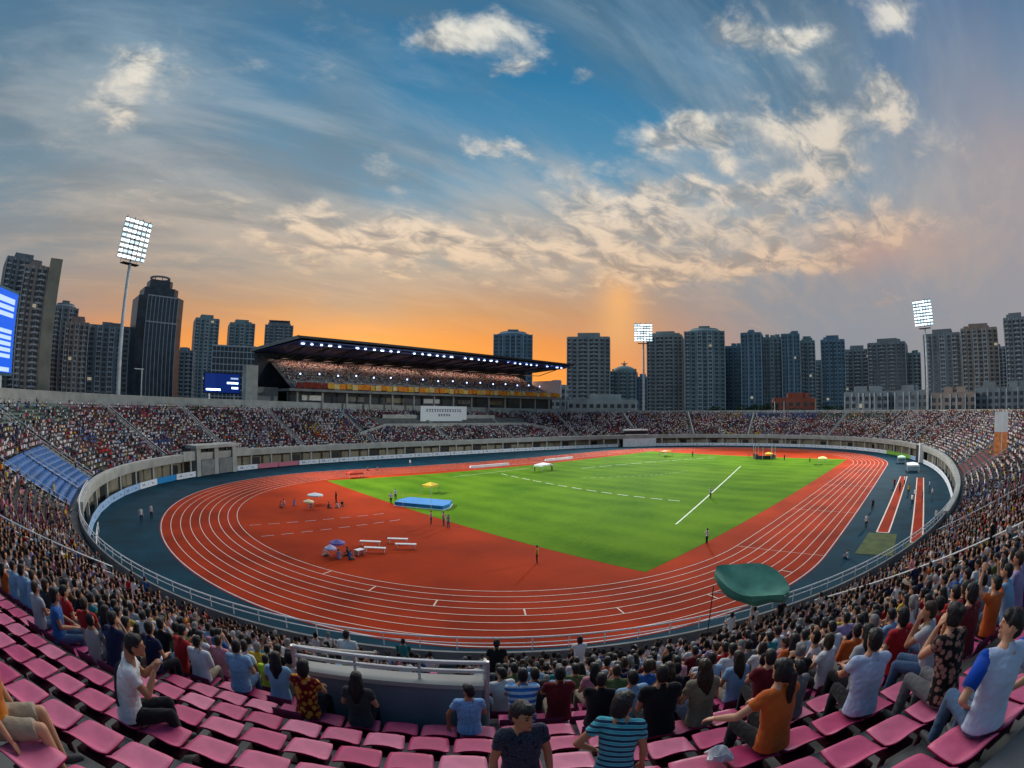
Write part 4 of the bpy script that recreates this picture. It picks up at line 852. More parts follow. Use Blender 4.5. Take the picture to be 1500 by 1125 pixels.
EXTRA = []     # spectators of the roofed stand are added to these lists by its builder
far = {'hi': [], 'lo': []}; fs_pts = []; fs_rot = []; fs_col = []
def seat_tone(k, s):
    if 249.3 < s < 268.4 and k < 9: return None
    if 381 < s < 401 and k < 9: return (.16, .03, .035)
    if 262 < s < 375: return S(176, 74, 122)
    if 232 < s < 262 and k > 13: return (.035, .11, .085)
    if (s > 515 or s < 16) and k > 13: return (.03, .07, .22)
    if 486 < s < 515 and k > 12: return (.05, .10, .085)
    return (.17, .025, .045)
def vip(k, s): return 96 < s < 152 and 9.2 < row_d(k) < 14.5
for k, s in ALL:
    if (k, s) in seat_done: continue
    if 285 < s < 335 and k > 18: continue
    x, y, z = rp(s, row_d(k), row_z(k)); px, py, dist = view((x, y, z))
    if not in_frame(k, s, 60): continue
    c = seat_tone(k, s)
    if c is not None and not vip(k, s) : fs_pts.append((x, y, z)); fs_rot.append(facing(s)); fs_col.append([c] * 4)
    if (k, s) in near_done or is_empty(k, s) or taken(k, s) or c is None or vip(k, s): continue
    p = .85
    if 381 < s < 401 and k < 9: p = .04
    elif 214 < s < 236 and k > 16: p = .35
    elif 232 < s < 262 and k > 14: p = .35
    elif (s > 486 or s < 16) and k > 14: p = .45
    elif 60 < s < 96 and k > 15: p = .6
    elif 96 < s < 152: p = .7
    p -= .42 * max(0, math.sin(s * .37 + 1.3 * math.sin(k * .8)) * math.sin(k * .55 + s * .11)) ** 1.5
    if nr.rand() > p: continue
    far['hi' if dist < 48 else 'lo'].append((x, y, z, facing(s), s, k))
CELL = {}
def palette(n, cells=None):
    c = np.empty((n, 4, 3)); i = nr.choice(len(SCOL), n, p=SPW / SPW.sum())
    if cells is not None:       # groups that came in like clothes
        for j, (s_, k_) in enumerate(cells):
            key = (int(s_ // 4.5), int((k_ + int(s_) % 3) // 4))
            if key not in CELL: CELL[key] = (nr.choice(len(SCOL), p=SPW / SPW.sum()), nr.rand())
            b_, q_ = CELL[key]
            if q_ < .35 and nr.rand() < .55: i[j] = b_
    c[:, 0] = SCOL[i] * nr.uniform(.75, 1.2, (n, 1)) * np.array((1.10, .97, .90))
    c[:, 1] = np.array(S(188, 138, 108)) * nr.uniform(.6, 1.15, (n, 1)); c[:, 2] = np.array((.014, .012, .012)) * nr.uniform(.7, 2.0, (n, 1)); j = nr.rand(n) < .06; c[j, 2] = np.array((.4, .4, .38)) * nr.uniform(.3, 1.2, (j.sum(), 1))
    c[:, 3] = np.array([(.02, .02, .025), (.03, .04, .08), (.12, .12, .12), (.3, .25, .2)])[nr.choice(4, n, p=[.5, .25, .15, .1])]; return c

# ------------------------------------------------------------------ roofed grandstand along the home straight
gs = thing('roofed_grandstand', 'long roofed grandstand with dark blue-lit roof and orange balcony front behind the track', 'grandstand', (10, 95, 0))
def gput(b, name, m, smooth=False): o = b.build(name, m, None, smooth); o.parent = gs; o.matrix_parent_inverse = gs.matrix_basis.inverted(); return o
m_roof = mat('roof_sheet', (0.045, 0.047, 0.052), 0.6, 0.25, 0.6, metal=0.2)
m_soffit = mat('soffit_blue_glow', (0.04, 0.07, 0.24), 0.5, 0.3, 0.4)  # blue glow of the roof lamps put into the soffit's base colour
m_lamp = mat('lamp_glow', (0.8, 0.87, 1.0), 0.4, emit=4.0, ecol=(0.55, 0.72, 1.0))
m_lamp2 = mat('lamp_glow_blue', (0.5, 0.6, 1.0), 0.4, emit=5.0, ecol=(0.35, 0.48, 1.0))
m_or = [mat('banner_orange', S(216, 126, 24), 0.7, 0.25, 0.8), mat('banner_gold', S(214, 160, 54), 0.7, 0.3, 0.8), mat('banner_red', S(120, 34, 22), 0.7, 0.2, 0.8), mat('banner_cream', S(214, 184, 120), 0.7, 0.3, 0.8)]
XL, XR = -44.0, 70.0
b = MB(); b.loft([[(XL - 6, 113, 30.6), (XL, 80, 32.0), (XL, 80, 32.5), (XL - 6, 113, 31.1)], [(XR + 6, 113, 30.4), (XR, 80, 31.4), (XR, 80, 31.9), (XR + 6, 113, 31.0)]]); gput(b, 'roof', m_roof)
b = MB(); b.loft([[(XL - .4, 79.6, 31.95), (XL - .4, 79.98, 31.95), (XL - .4, 79.98, 32.6), (XL - .4, 79.6, 32.6)], [(XR + .4, 79.6, 31.35), (XR + .4, 79.98, 31.35), (XR + .4, 79.98, 32.0), (XR + .4, 79.6, 32.0)]]); gput(b, 'fascia', m_roof)
b = MB(); b.loft([[(XL - 6.3, 113, 30.4), (XL - .3, 80, 31.8), (XL - .3, 80, 32.75), (XL - 6.3, 113, 31.35)], [(XL - 6.0, 113, 30.4), (XL - .01, 80, 31.8), (XL - .01, 80, 32.75), (XL - 6.01, 113, 31.35)]]); gput(b, 'edge_trim', m_pale)
b = MB(); b.loft([[(XL - 5.5, 112.5, 30.1), (XL + .4, 80.4, 31.1), (XL + .4, 80.4, 31.45), (XL - 5.5, 112.5, 30.3)], [(XR + 5.5, 112.5, 30.1), (XR - .4, 80.4, 30.7), (XR - .4, 80.4, 31.05), (XR + 5.5, 112.5, 30.3)]]); gput(b, 'soffit', m_soffit)
for x in np.linspace(XL + 3, XR - 3, 15): b = MB(); b.tube([(x, 81, 30.3), (x, 110, 28.6)], .25, 6); b.tube([(x, 84, 30.3), (x, 96, 27.6), (x, 110, 28.4)], .16, 6); gput(b, 'truss', m_roof)
for i, x in enumerate(np.linspace(XL + 2, XR - 4, 38)):
    if i % 7 == 5: continue
    MBx = MB().box((0, 0, 0), (.62 if i % 3 else 1.0, .4, .30)); o = gput(MBx, 'roof_lamp', m_lamp if i < 26 else m_lamp2); o.location = Vector((x, 82.3 + .3 * (i % 2), 30.75 - .012 * i)) ; o.matrix_parent_inverse = gs.matrix_basis.inverted()
b = MB(); b.box((13, 83.0, 30.55), (112, .5, .3)); gput(b, 'lamp_beam', m_lamp2 if False else m_soffit)
for i, x in enumerate(np.linspace(XL + 4, XR - 10, 17)):
    o = gput(MB().sphere((0, 0, 0), .24, 8, 6), 'seat_lamp', m_lamp2); o.location = (x, 89, 22.7 + .25 * (i % 2))
ut = [(84.2, 18.3)]
for k in range(20): ut += [(84.2 + 1.2 * (k + 1) - .0, 18.3 + .45 * k), (84.2 + 1.2 * (k + 1), 18.3 + .45 * (k + 1))]
b = MB(); b.strip([(XL, y, z) for y, z in ut], [(XR - 4, y, z) for y, z in ut]); gput(b, 'upper_terrace', m_conc)
b = MB(); b.box((12, 97, 17.9), (114, 26, .7)); gput(b, 'floor_slab', m_conc)
b = MB(); b.box((12, 110.5, 15.2), (122, .5, 30)); gput(b, 'rear_wall', m_glass)
b = MB(); b.box((12, 89.5, 14.9), (112, .3, 5.2)); gput(b, 'glass_wall', m_glass)
for i in range(6): b = MB(); b.box((-36 + 14.5 * i, 89.2, 15.8), (6.5, .2, 1.5)); gput(b, 'room_window', [m_white, m_conc, m_tan][i % 3])
for x in np.arange(XL + 2, XR, 8.0): b = MB(); b.tube([(x, 85.6, 11.8), (x, 85.6, 17.6)], .32, 8); gput(b, 'column', m_pale)
for i, x in enumerate(np.arange(XL + 1, XR - 4, 2.0)): b = MB(); b.box((x + 1, 83.9, 19.2 + .08 * (i % 3)), (1.9 if i % 4 else 1.5, .16, 1.5 + .12 * (i % 2))); gput(b, 'balcony_panel', m_or[[0, 1, 1, 0, 2, 1, 3, 1, 0, 1, 3, 2][(i * 5 + i // 7) % 12] if i > 4 else 2])
b = MB(); b.tube([(XL, 83.9, 20.35), (XR - 3, 83.9, 20.35)], .07, 6); gput(b, 'balcony_rail', m_steel)
b = MB(); b.box((XR - 2.5, 92, 21.6), (.6, 16, 7.5)); gput(b, 'end_wall', m_white)
b = MB(); b.box((-55.5, 90, 18), (3.6, 5, 12.6)); gput(b, 'pylon', m_pale)
b = MB(); b.box((-50, 92, 15.2), (8, .5, 6.6)); gput(b, 'link_wall', m_conc)
for i in range(4):
    al = bpy.data.lights.new('grandstand_lamp', 'AREA'); al.shape = 'RECTANGLE'; al.size = 24; al.size_y = 5; al.energy = 1150; al.color = (1.0, .56, .42); ao = bpy.data.objects.new('grandstand_lamp', al); COL.objects.link(ao); ao.location = (-30 + 29 * i, 103, 28.6)
for k in range(20):
    for x in np.arange(XL + 1, XR - 5, .56):
        if nr.rand() < (.85 if k > 8 else .5): far['lo'].append((x, 84.9 + 1.2 * k, 18.72 + .45 * k, math.pi))
# white sign board among the seats and the low wall around the guests' boxes
sg = thing('white_sign_board', 'large white sign board with two rows of faint dark lettering among the far seats', 'sign', (5.2, 78.6, 9))
m_sign = mat('sign_white', (0.70, 0.73, 0.74), 0.6)
m_ink = mat('sign_ink', S(70, 78, 120), 0.7)
b = MB(); b.box((5.2, 78.6, 11.7), (18.2, .25, 5.0)); o = put(b, 'panel', m_sign, sg)
rr = random.Random(3)
for row, (z, x0, x1, hh) in enumerate(((12.8, -1.8, 12.2, .85), (11.35, 2.8, 7.6, .7))):
    x = x0
    while x < x1 - .7:       # characters too blurred to read in the photograph: kept as faint strokes
        w = .75; b = MB(); b.box((x + w / 2, 78.43, z + hh * .38), (w, .05, .18)); b.box((x + w / 2, 78.43, z - hh * .3), (w * .8, .05, .18)); b.box((x + w * rr.uniform(.3, .7), 78.425, z), (.2, .06, hh)); b.build('character', m_ink, o); x += 1.0
for x in (-3.4, 13.8): b = MB(); b.box((x, 78.9, 9.5), (.3, .3, 5)); put(b, 'post', m_steel, sg)
vp = thing('box_parapet', 'pale low concrete parapet round the guest seats in front of the white sign', 'parapet', rp(124, 9.4, 7))
for (s0, d0, z0), (s1, d1, z1) in (((98, 9.4, 8.9), (150, 9.4, 8.9)), ((150, 9.4, 8.9), (161, 5.4, 6.8)), ((98, 9.4, 8.9), (88, 5.4, 6.8)), ((107, 14.6, 11.4), (121, 14.6, 11.4)), ((134, 14.6, 11.4), (148, 14.6, 11.4))):
    n = 14; ra = []
    for t in np.linspace(0, 1, n):
        s_, d_, z_ = lerp(s0, s1, t), lerp(d0, d1, t), lerp(z0, z1, t); ra.append([rp(s_, d_, z_ - 1.7), rp(s_, d_ + .3, z_ - 1.7), rp(s_, d_ + .3, z_), rp(s_, d_, z_)])
    b = MB(); b.loft(ra); put(b, 'wall_section', m_pale, vp)

# blue covered seats on the left
m_tarp = mat('blue_tarpaulin', S(10, 84, 146), 0.55, 0.35, 0.9, 0.5, 2.0, detail=6)
tp = thing('seat_cover', 'bright blue tarpaulins stretched over a block of left-hand seats', 'tarpaulin', rp(259, 5, 5))
for k in range(9):
    for s0, s1 in ((250.3, 258.4), (258.9, 267.5)):
        b = MB(); a0, a1 = row_d(k) - .33, row_d(k) + .5; z = row_z(k)
        ss = np.linspace(s0, s1, 14); A_ = [rp(s, a0, z - .30 + .02 * math.sin(3 * s)) for s in ss]; B_ = [rp(s, a0 + .1, z + .02 + .03 * math.sin(5 * s + k)) for s in ss]; C_ = [rp(s, row_d(k) + .18, z + .10 + .03 * math.sin(4 * s + 2 * k)) for s in ss]; D_ = [rp(s, row_d(k) + .26, z + .34) for s in ss]
        b.strip(A_, B_); b.strip(B_, C_); b.strip(C_, D_); put(b, 'cover', m_tarp, tp)
rail_thing(258.6, 1.2, 7.8, 'pale stair rail splitting the blue tarpaulins in two')

# tall banner in the right-hand crowd
bn = thing('tall_banner', 'tall banner, white above and orange below, standing in the right-hand crowd', 'banner', rp(385.4, 7.8, 6.4))
for nm, z, h, m in (('upper_panel', 11.6, 2.9, m_white), ('lower_panel', 8.4, 3.4, mat('banner_orange_print', S(232, 140, 84), .7, .35, 1.6))):
    b = MB(); X, Y, U, V = ring(385.4, 7.8); b.box((float(X), float(Y), z), (.35, 2.5, h), math.atan2(float(Y) - CAM[1], float(X) - CAM[0])); put(b, nm, m, bn)
for o_ in (-1.3, 1.3): b = MB(); X, Y, U, V = ring(385.4 + o_, 7.8); b.tube([(float(X), float(Y), 5.8), (float(X), float(Y), 13.2)], .06, 6); put(b, 'pole', m_steel, bn)

# ------------------------------------------------------------------ floodlight towers
m_flood = mat('flood_glow', (1, 1, 1), .4, emit=2.2, ecol=(.70, .90, 1.0))
m_flood2 = mat('flood_glow_soft', (1, 1, 1), .4, emit=1.1, ecol=(.52, .80, 1.0))
m_pole = mat('pole_paint', (0.62, 0.63, 0.62), 0.5, 0.15, 0.8)
lampm = MB(); lampm.box((0, 0, 0), (1.16, .35, .98)); LAMP_BODY = lampm.mesh('lamp_housing', m_dark)
lampf = MB(); lampf.box((0, .19, 0), (1.06, .04, .66)); LAMP_FACE = lampf.mesh('lamp_face', m_flood); LAMP_FACE2 = lampf.mesh('lamp_face', m_flood2)
def flood(x, y, label, z0=43.0, aim=(0, 0), face=None, nrw=8, rs=1.15):
    fx, fy = face or aim; a = math.atan2(fy - y, fx - x) - math.pi / 2
    t = thing('floodlight_tower', label, 'floodlight', (x, y, 0), a, group='floodlight towers round the stadium')
    b = MB(); b.tube([(0, 0, 0), (0, 0, 20), (0, 0, z0 + .5)], [.62, .5, .34], 16); b.build('pole', m_pole, t, True)
    b = MB(); b.box((0, -.2, z0), (4.6, 1.7, .18)); b.tube([(-2.3, -1, z0 + 1), (2.3, -1, z0 + 1)], .05, 6); b.tube([(-2.3, -1, z0), (-2.3, -1, z0 + 1)], .05, 6); b.tube([(2.3, -1, z0), (2.3, -1, z0 + 1)], .05, 6); b.build('platform', m_dark, t)
    b = MB()
    for c in np.linspace(-3.4, 3.4, 4): b.tube([(c, -.25, z0 + .9), (c, .9, z0 + 1.2 + rs * nrw)], .09, 6)
    for r in range(nrw): b.tube([(-3.8, -.15 + .13 * r, z0 + 1.4 + rs * r), (3.8, -.15 + .13 * r, z0 + 1.4 + rs * r)], .07, 6)
    b.tube([(0, 0, z0), (0, .4, z0 + 7)], .2, 8); b.build('lamp_rack', m_dark, t)
    for r in range(nrw):
        for c in range(6):
            o = link('lamp', LAMP_BODY, t); o.location = (-3.3 + 1.32 * c, .05 + .13 * r, z0 + 1.4 + rs * r); o.rotation_euler = (-.35, 0, (2.5 - c) * .06)
            link('lamp_face', LAMP_FACE2 if (r * 5 + c * 3) % 7 in (0, 3) else LAMP_FACE, o)
    for k_, (tx, ty) in enumerate((aim, )):
        l = bpy.data.lights.new('floodlight_beam', 'SPOT'); l.energy = FLOOD_W; l.spot_size = R(72); l.spot_blend = .75; l.shadow_soft_size = 3.0; l.color = (.95, 1.0, .98)
        lo = bpy.data.objects.new('floodlight_beam', l); COL.objects.link(lo); p = Vector((x, y, z0 + 6)) + Vector((tx - x, ty - y, 0)).normalized() * 3.0; lo.location = p
        lo.rotation_euler = (p - Vector((tx, ty, 0))).to_track_quat('Z', 'Y').to_euler()
flood(-94.5, 63.0, 'tall floodlight tower with pale pole and glowing lamp rack beside the glass skyscraper', aim=(12, -4), face=(-62, 0))
flood(97.0, 62.5, 'distant floodlight tower glowing white between the ornamented dome block and the tower cluster', 42.0, aim=(10, 0), nrw=7, rs=1.1)
flood(98.0, -58.0, 'floodlight tower glowing white in front of the right-hand apartment blocks', 40.5, aim=(10, 0), face=(0, -25), nrw=8, rs=1.1)

# ------------------------------------------------------------------ screens
m_scr = mat('led_blue', S(12, 74, 190), .4, emit=.75, ecol=S(14, 92, 220)); m_row = mat('led_row', S(190, 215, 240), .4, emit=.62, ecol=S(186, 214, 244)); m_cas = mat('screen_casing', S(70, 110, 120), .5, .2, 1.0)
E_ = CAM[:2] + 98 * np.array([math.cos(R(104.8)), math.sin(R(104.8))]); ux = np.array([-.36, -.933])
sc = thing('scoreboard', 'big blue LED scoreboard with pale rows of results at the left edge', 'scoreboard', (float(E_[0] + ux[0] * 10), float(E_[1] + ux[1] * 10), 0), math.atan2(-ux[1], -ux[0]) + math.pi)
# local x runs along the face, local +y towards the field
b = MB(); b.box((0, -.6, 23.8), (21, 1.0, 14.2)); b.build('casing', m_cas, sc)
b = MB(); b.box((0, 0, 23.8), (20, .2, 13.2)); scr = b.build('screen', m_scr, sc)
for z, h, x0, x1 in ((28.9, .9, -9, 9), (27.7, .7, -9, 9), (26.6, .7, -9, 9), (23.9, .62, -9, 8.6), (22.9, .62, -9, 8.8), (21.9, .62, -9, 8.4), (20.9, .62, -9, 8.8), (19.9, .62, -9, 8.2), (17.7, .7, -9, 6)):
    b = MB(); b.box(((x0 + x1) / 2, .13, z), (x1 - x0, .05, h)); b.build('result_row', m_row, scr)
for x in (-7, 7): b = MB(); b.tube([(x, -.6, 0), (x, -.6, 17)], .4, 10); b.build('leg', m_steel, sc)
s2_ = thing('small_screen', 'small blue LED screen glowing beside the grey end pylon of the roofed stand', 'screen', (-63, 95, 0))
b = MB(); b.box((0, .4, 19.2), (11.5, .5, 6.0)); b.build('casing', m_dark, s2_)
b = MB(); b.box((0, 0, 19.2), (11, .2, 5.4)); q = b.build('screen', mat('led_dim', S(10, 34, 90), .4, emit=.35, ecol=S(14, 54, 150)), s2_)
for z, x0, x1 in ((17.3, -5, -.5), (19.3, 1.5, 5), (20.6, 2.6, 5), (17.9, 3, 5)): b = MB(); b.box(((x0 + x1) / 2, -.12, z), (x1 - x0, .05, .5)); b.build('result_row', m_lamp if z < 20 else m_row, q)
for x in (-4, 4): b = MB(); b.tube([(x, .5, 0), (x, .5, 16.4)], .3, 8); b.build('leg', m_steel, s2_)

# ------------------------------------------------------------------ green canopy over the camera position at the near parapet
cx, cy = CAM[0] + 20.8 * math.cos(R(18.4)), CAM[1] + 20.8 * math.sin(R(18.4))
cp = thing('green_canopy', 'sagging dark green canopy on a thin pole above the near end of the track', 'canopy', (cx, cy, 3.6), R(18.4)); cp.scale = (.92, .92, 1)
m_tent = mat('green_canvas', S(54, 118, 102), .7, .18, .8, .4, 5.0, col2=S(92, 160, 138))
n = 14; gv = []
for j in range(n + 1):
    for i in range(n + 1):
        u, v = -1 + 2 * i / n, -1 + 2 * j / n     # u away from the camera, v to the left
        wd = max(.05, 1 - .93 * abs(v) ** (2.6 if v < 0 else 1.9)) ** .5; x, y = u * 1.25 * wd + .15 * v, v * 1.78; z = 3.50 + .30 * max(0, v) ** 2 + .30 * u * wd - .34 * (1 - u * u) * (1 - v * v) - .30 * max(0, -v) ** 2.5 + .06 * math.sin(4 * v + 2 * u)
        gv.append((x, y, z))
top = MB(); top.add(gv, [(j * (n + 1) + i, j * (n + 1) + i + 1, (j + 1) * (n + 1) + i + 1, (j + 1) * (n + 1) + i) for j in range(n) for i in range(n)])
top.build('canopy_top', m_tent, cp, True)
edge = [i for i in range(n)] + [n + j * (n + 1) for j in range(n)] + [n * (n + 1) + n - i for i in range(n)] + [(n - j) * (n + 1) for j in range(n)]
e0 = [gv[i] for i in edge]; e1 = [(x * 1.01, y * 1.01, z - .20 - .05 * math.sin(5 * y + 3 * x)) for x, y, z in e0]; e2 = [(x * .9, y * .95, z - .42 + .06 * math.sin(4 * y)) for x, y, z in e0]
sk = MB(); sk.strip(e0, e1, closed=True); sk.strip(e1, e2, closed=True); sk.build('valance', m_tent, cp, True)
b = MB(); b.tube([(.1, -.2, -1.2), (.1, -.2, 3.08)], .05, 10); b.build('pole', m_steel, cp)
for sx, sy in ((-.95, 1.62), (.95, 1.62), (.95, -1.62), (-.95, -1.62)): b = MB(); b.tube([(.1, -.2, 2.9), (sx, sy, 3.1)], .025, 6); b.build('strut', m_steel, cp)
b = MB(); b.tube([(-1.0, 1.7, .2), (-1.0, 1.7, 3.45)], .025, 6); b.build('corner_pole', m_dark, cp)

# ------------------------------------------------------------------ the city behind
BC = {'teal': (0.21, 0.29, 0.30), 'blue': (0.16, 0.25, 0.32), 'grey': (0.31, 0.33, 0.32), 'brown': (0.32, 0.255, 0.22), 'beige': (0.36, 0.31, 0.23), 'slate': (0.22, 0.245, 0.265), 'red': (0.26, 0.08, 0.055), 'pale': (0.34, 0.37, 0.36)}
BC = {k: tuple(min(.6, c * q) for c, q in zip(v, (1.32, 1.26, 1.2))) for k, v in BC.items()}
BM = {k: mat('facade_' + k, v, .8, .25, .12, detail=6) for k, v in BC.items()}
BP = {k: mat('pier_' + k, tuple(min(.66, c * 2.7) for c in v), .8, .2, .2) for k, v in BC.items()}
m_win = [mat('window_glass', (0.05, 0.065, 0.075), .3, spec=.5), mat('window_glass_blue', (0.05, 0.09, 0.12), .3, spec=.5)]
m_lit = mat('lit_window', (.5, .45, .35), .5, emit=.25, ecol=(.9, .75, .5))
WM = {}
def winmesh(w, h, m):
    key = (round(w, 1), round(h, 1), m.name)
    if key not in WM: WM[key] = MB().box((0, 0, 0), (w, .16, h)).mesh('window_pane', m)
    return WM[key]
def tower(x, y, az, w, dep, h, label, tone='teal', roof='flat', cols=6, bays=2, zlow=9, rot=0.0, win=0, bal=True, cat='apartment tower', name='apartment_tower', fl=3.1):
    rz = R(az) + math.pi / 2 + rot            # local -y looks to the stadium
    rz = R(az) - math.pi / 2 + rot
    t = thing(name, label, cat, (x, y, 0), rz); m, mp = BM[tone], BP[tone]; rr = random.Random(int(x * 7 + y))
    top = h - (3.5 if roof in ('flat', 'step') else 6 if roof == 'dome' else 2)
    b = MB(); b.box((0, 0, top / 2), (w, dep, top)); b.build('wall', m, t)
    f = -dep / 2
    bx = np.linspace(-w / 2, w / 2, bays + 2)[1:-1] if bays else []
    for q in bx: b = MB(); b.box((q, f - .7, (top - 1.5) / 2), (w / (bays + 1) * .52, 1.4, top - 1.5)); b.build('bay', m, t)
    for q in ([-w / 2 + .35, w / 2 - .35] + [q_ + s_ * w / (bays + 1) * .30 for q_ in bx for s_ in (-1, 1)]): b = MB(); b.box((q, f - .9 if abs(abs(q) - w / 2) > .5 else f - .25, top / 2), (.55, .9, top + .6)); b.build('pier', mp, t)
    if roof in ('flat', 'step'):
        b = MB(); b.box((0, 0, top + .5), (w * .97, dep * .97, 1.0)); rf = b.build('roof', m, t)
        for _ in range(3): q = MB(); q.box((rr.uniform(-.3, .3) * w, rr.uniform(-.2, .2) * dep, top + 1.0 + 1.3), (w * rr.uniform(.16, .3), dep * .35, 2.6)); q.build('roof_block', m, rf)
        if roof == 'step': q = MB(); q.box((0, 0, top + 2.6), (w * .52, dep * .6, 4.2)); q.build('roof_block', m, rf)
    elif roof == 'round':
        b = MB(); b.loft([[(w * .5 * r * math.cos(a), dep * .5 * r * math.sin(a), z) for a in np.linspace(0, 6.283, 25)[:-1]] for r, z in ((.95, top), (.92, top + 1.5), (.74, top + 2.6), (.70, top + 3.6), (.40, top + 3.9))]); rf = b.build('roof', m, t)
        q = MB(); q.box((0, 0, top + 4.6), (w * .28, dep * .3, 2.4)); q.build('roof_block', m, rf)
    elif roof == 'cap':
        b = MB(); b.box((0, 0, top + 1.2), (w * .8, dep * .8, 2.4)); rf = b.build('roof', m, t); q = MB(); q.box((0, 0, top + 3.4), (w * .45, dep * .5, 2.2)); q.build('roof_block', m, rf); q = MB(); q.box((0, 0, top + 5.0), (w * .75, dep * .7, .5)); q.build('cap_plate', m, rf)
    elif roof == 'dome':
        b = MB(); b.sphere((0, 0, top), (w * .46, dep * .42, 5.5), 20, 10); rf = b.build('roof', m, t, True)
        q = MB(); q.tube([(0, 0, top + 5), (0, 0, top + 9.5)], .35, 8); q.box((0, 0, top + 7.2), (5.5, .5, .7)); q.sphere((0, 0, top + 6.2), (1.4, 1.4, .8), 10, 6); q.build('finial', m, rf)
        for s_ in (-1, 1): q = MB(); q.box((s_ * w * .42, 0, top + 1.4), (2.2, 3, 2.8)); q.build('corner_turret', m, rf)
    # windows column by column, the ninety highest as single parts
    ww = w / cols * .58; n = 0; extra = MB(); mw = m_win[win]
    floors = [z for z in np.arange(top - 2.2, zlow, -fl)]
    for z in floors:
        for c in range(cols):
            q = -w / 2 + w * (c + .5) / cols; inbay = any(abs(q - q_) < w / (bays + 1) * .26 for q_ in bx); yy = (f - 1.42) if inbay else f - .04
            if n < 90:
                o = link('window', winmesh(ww, 1.75, m_lit if rr.random() < .006 else mw), t); o.location = (q, yy, z); n += 1
            else: extra.box((q, yy, z), (ww, .16, 1.75))
    for s_ in (-1, 1):
        for z in floors:
            for c in range(3): extra.box((s_ * (w / 2 + .02), -dep / 2 + dep * (c + .5) / 3, z), (.1, dep / 3 * .5, 1.6))
    if extra.v: kind(extra.build('window', mw, t), 'stuff')
    if bal:
        for q in ([-w / 2 + w / (bays + 1) * .32] + [q_ + w / (bays + 1) * .5 for q_ in bx])[:3]:
            b = MB()
            b.box((q, f - .1, (floors[0] + floors[-1]) / 2), (.3, .4, floors[0] - floors[-1] + 4))
            for z in floors: b.box((q, f - .75, z - 1.35), (w / (bays + 1) * .34, 1.3, .9))
            b.build('balcony_stack', mp, t)
    return t
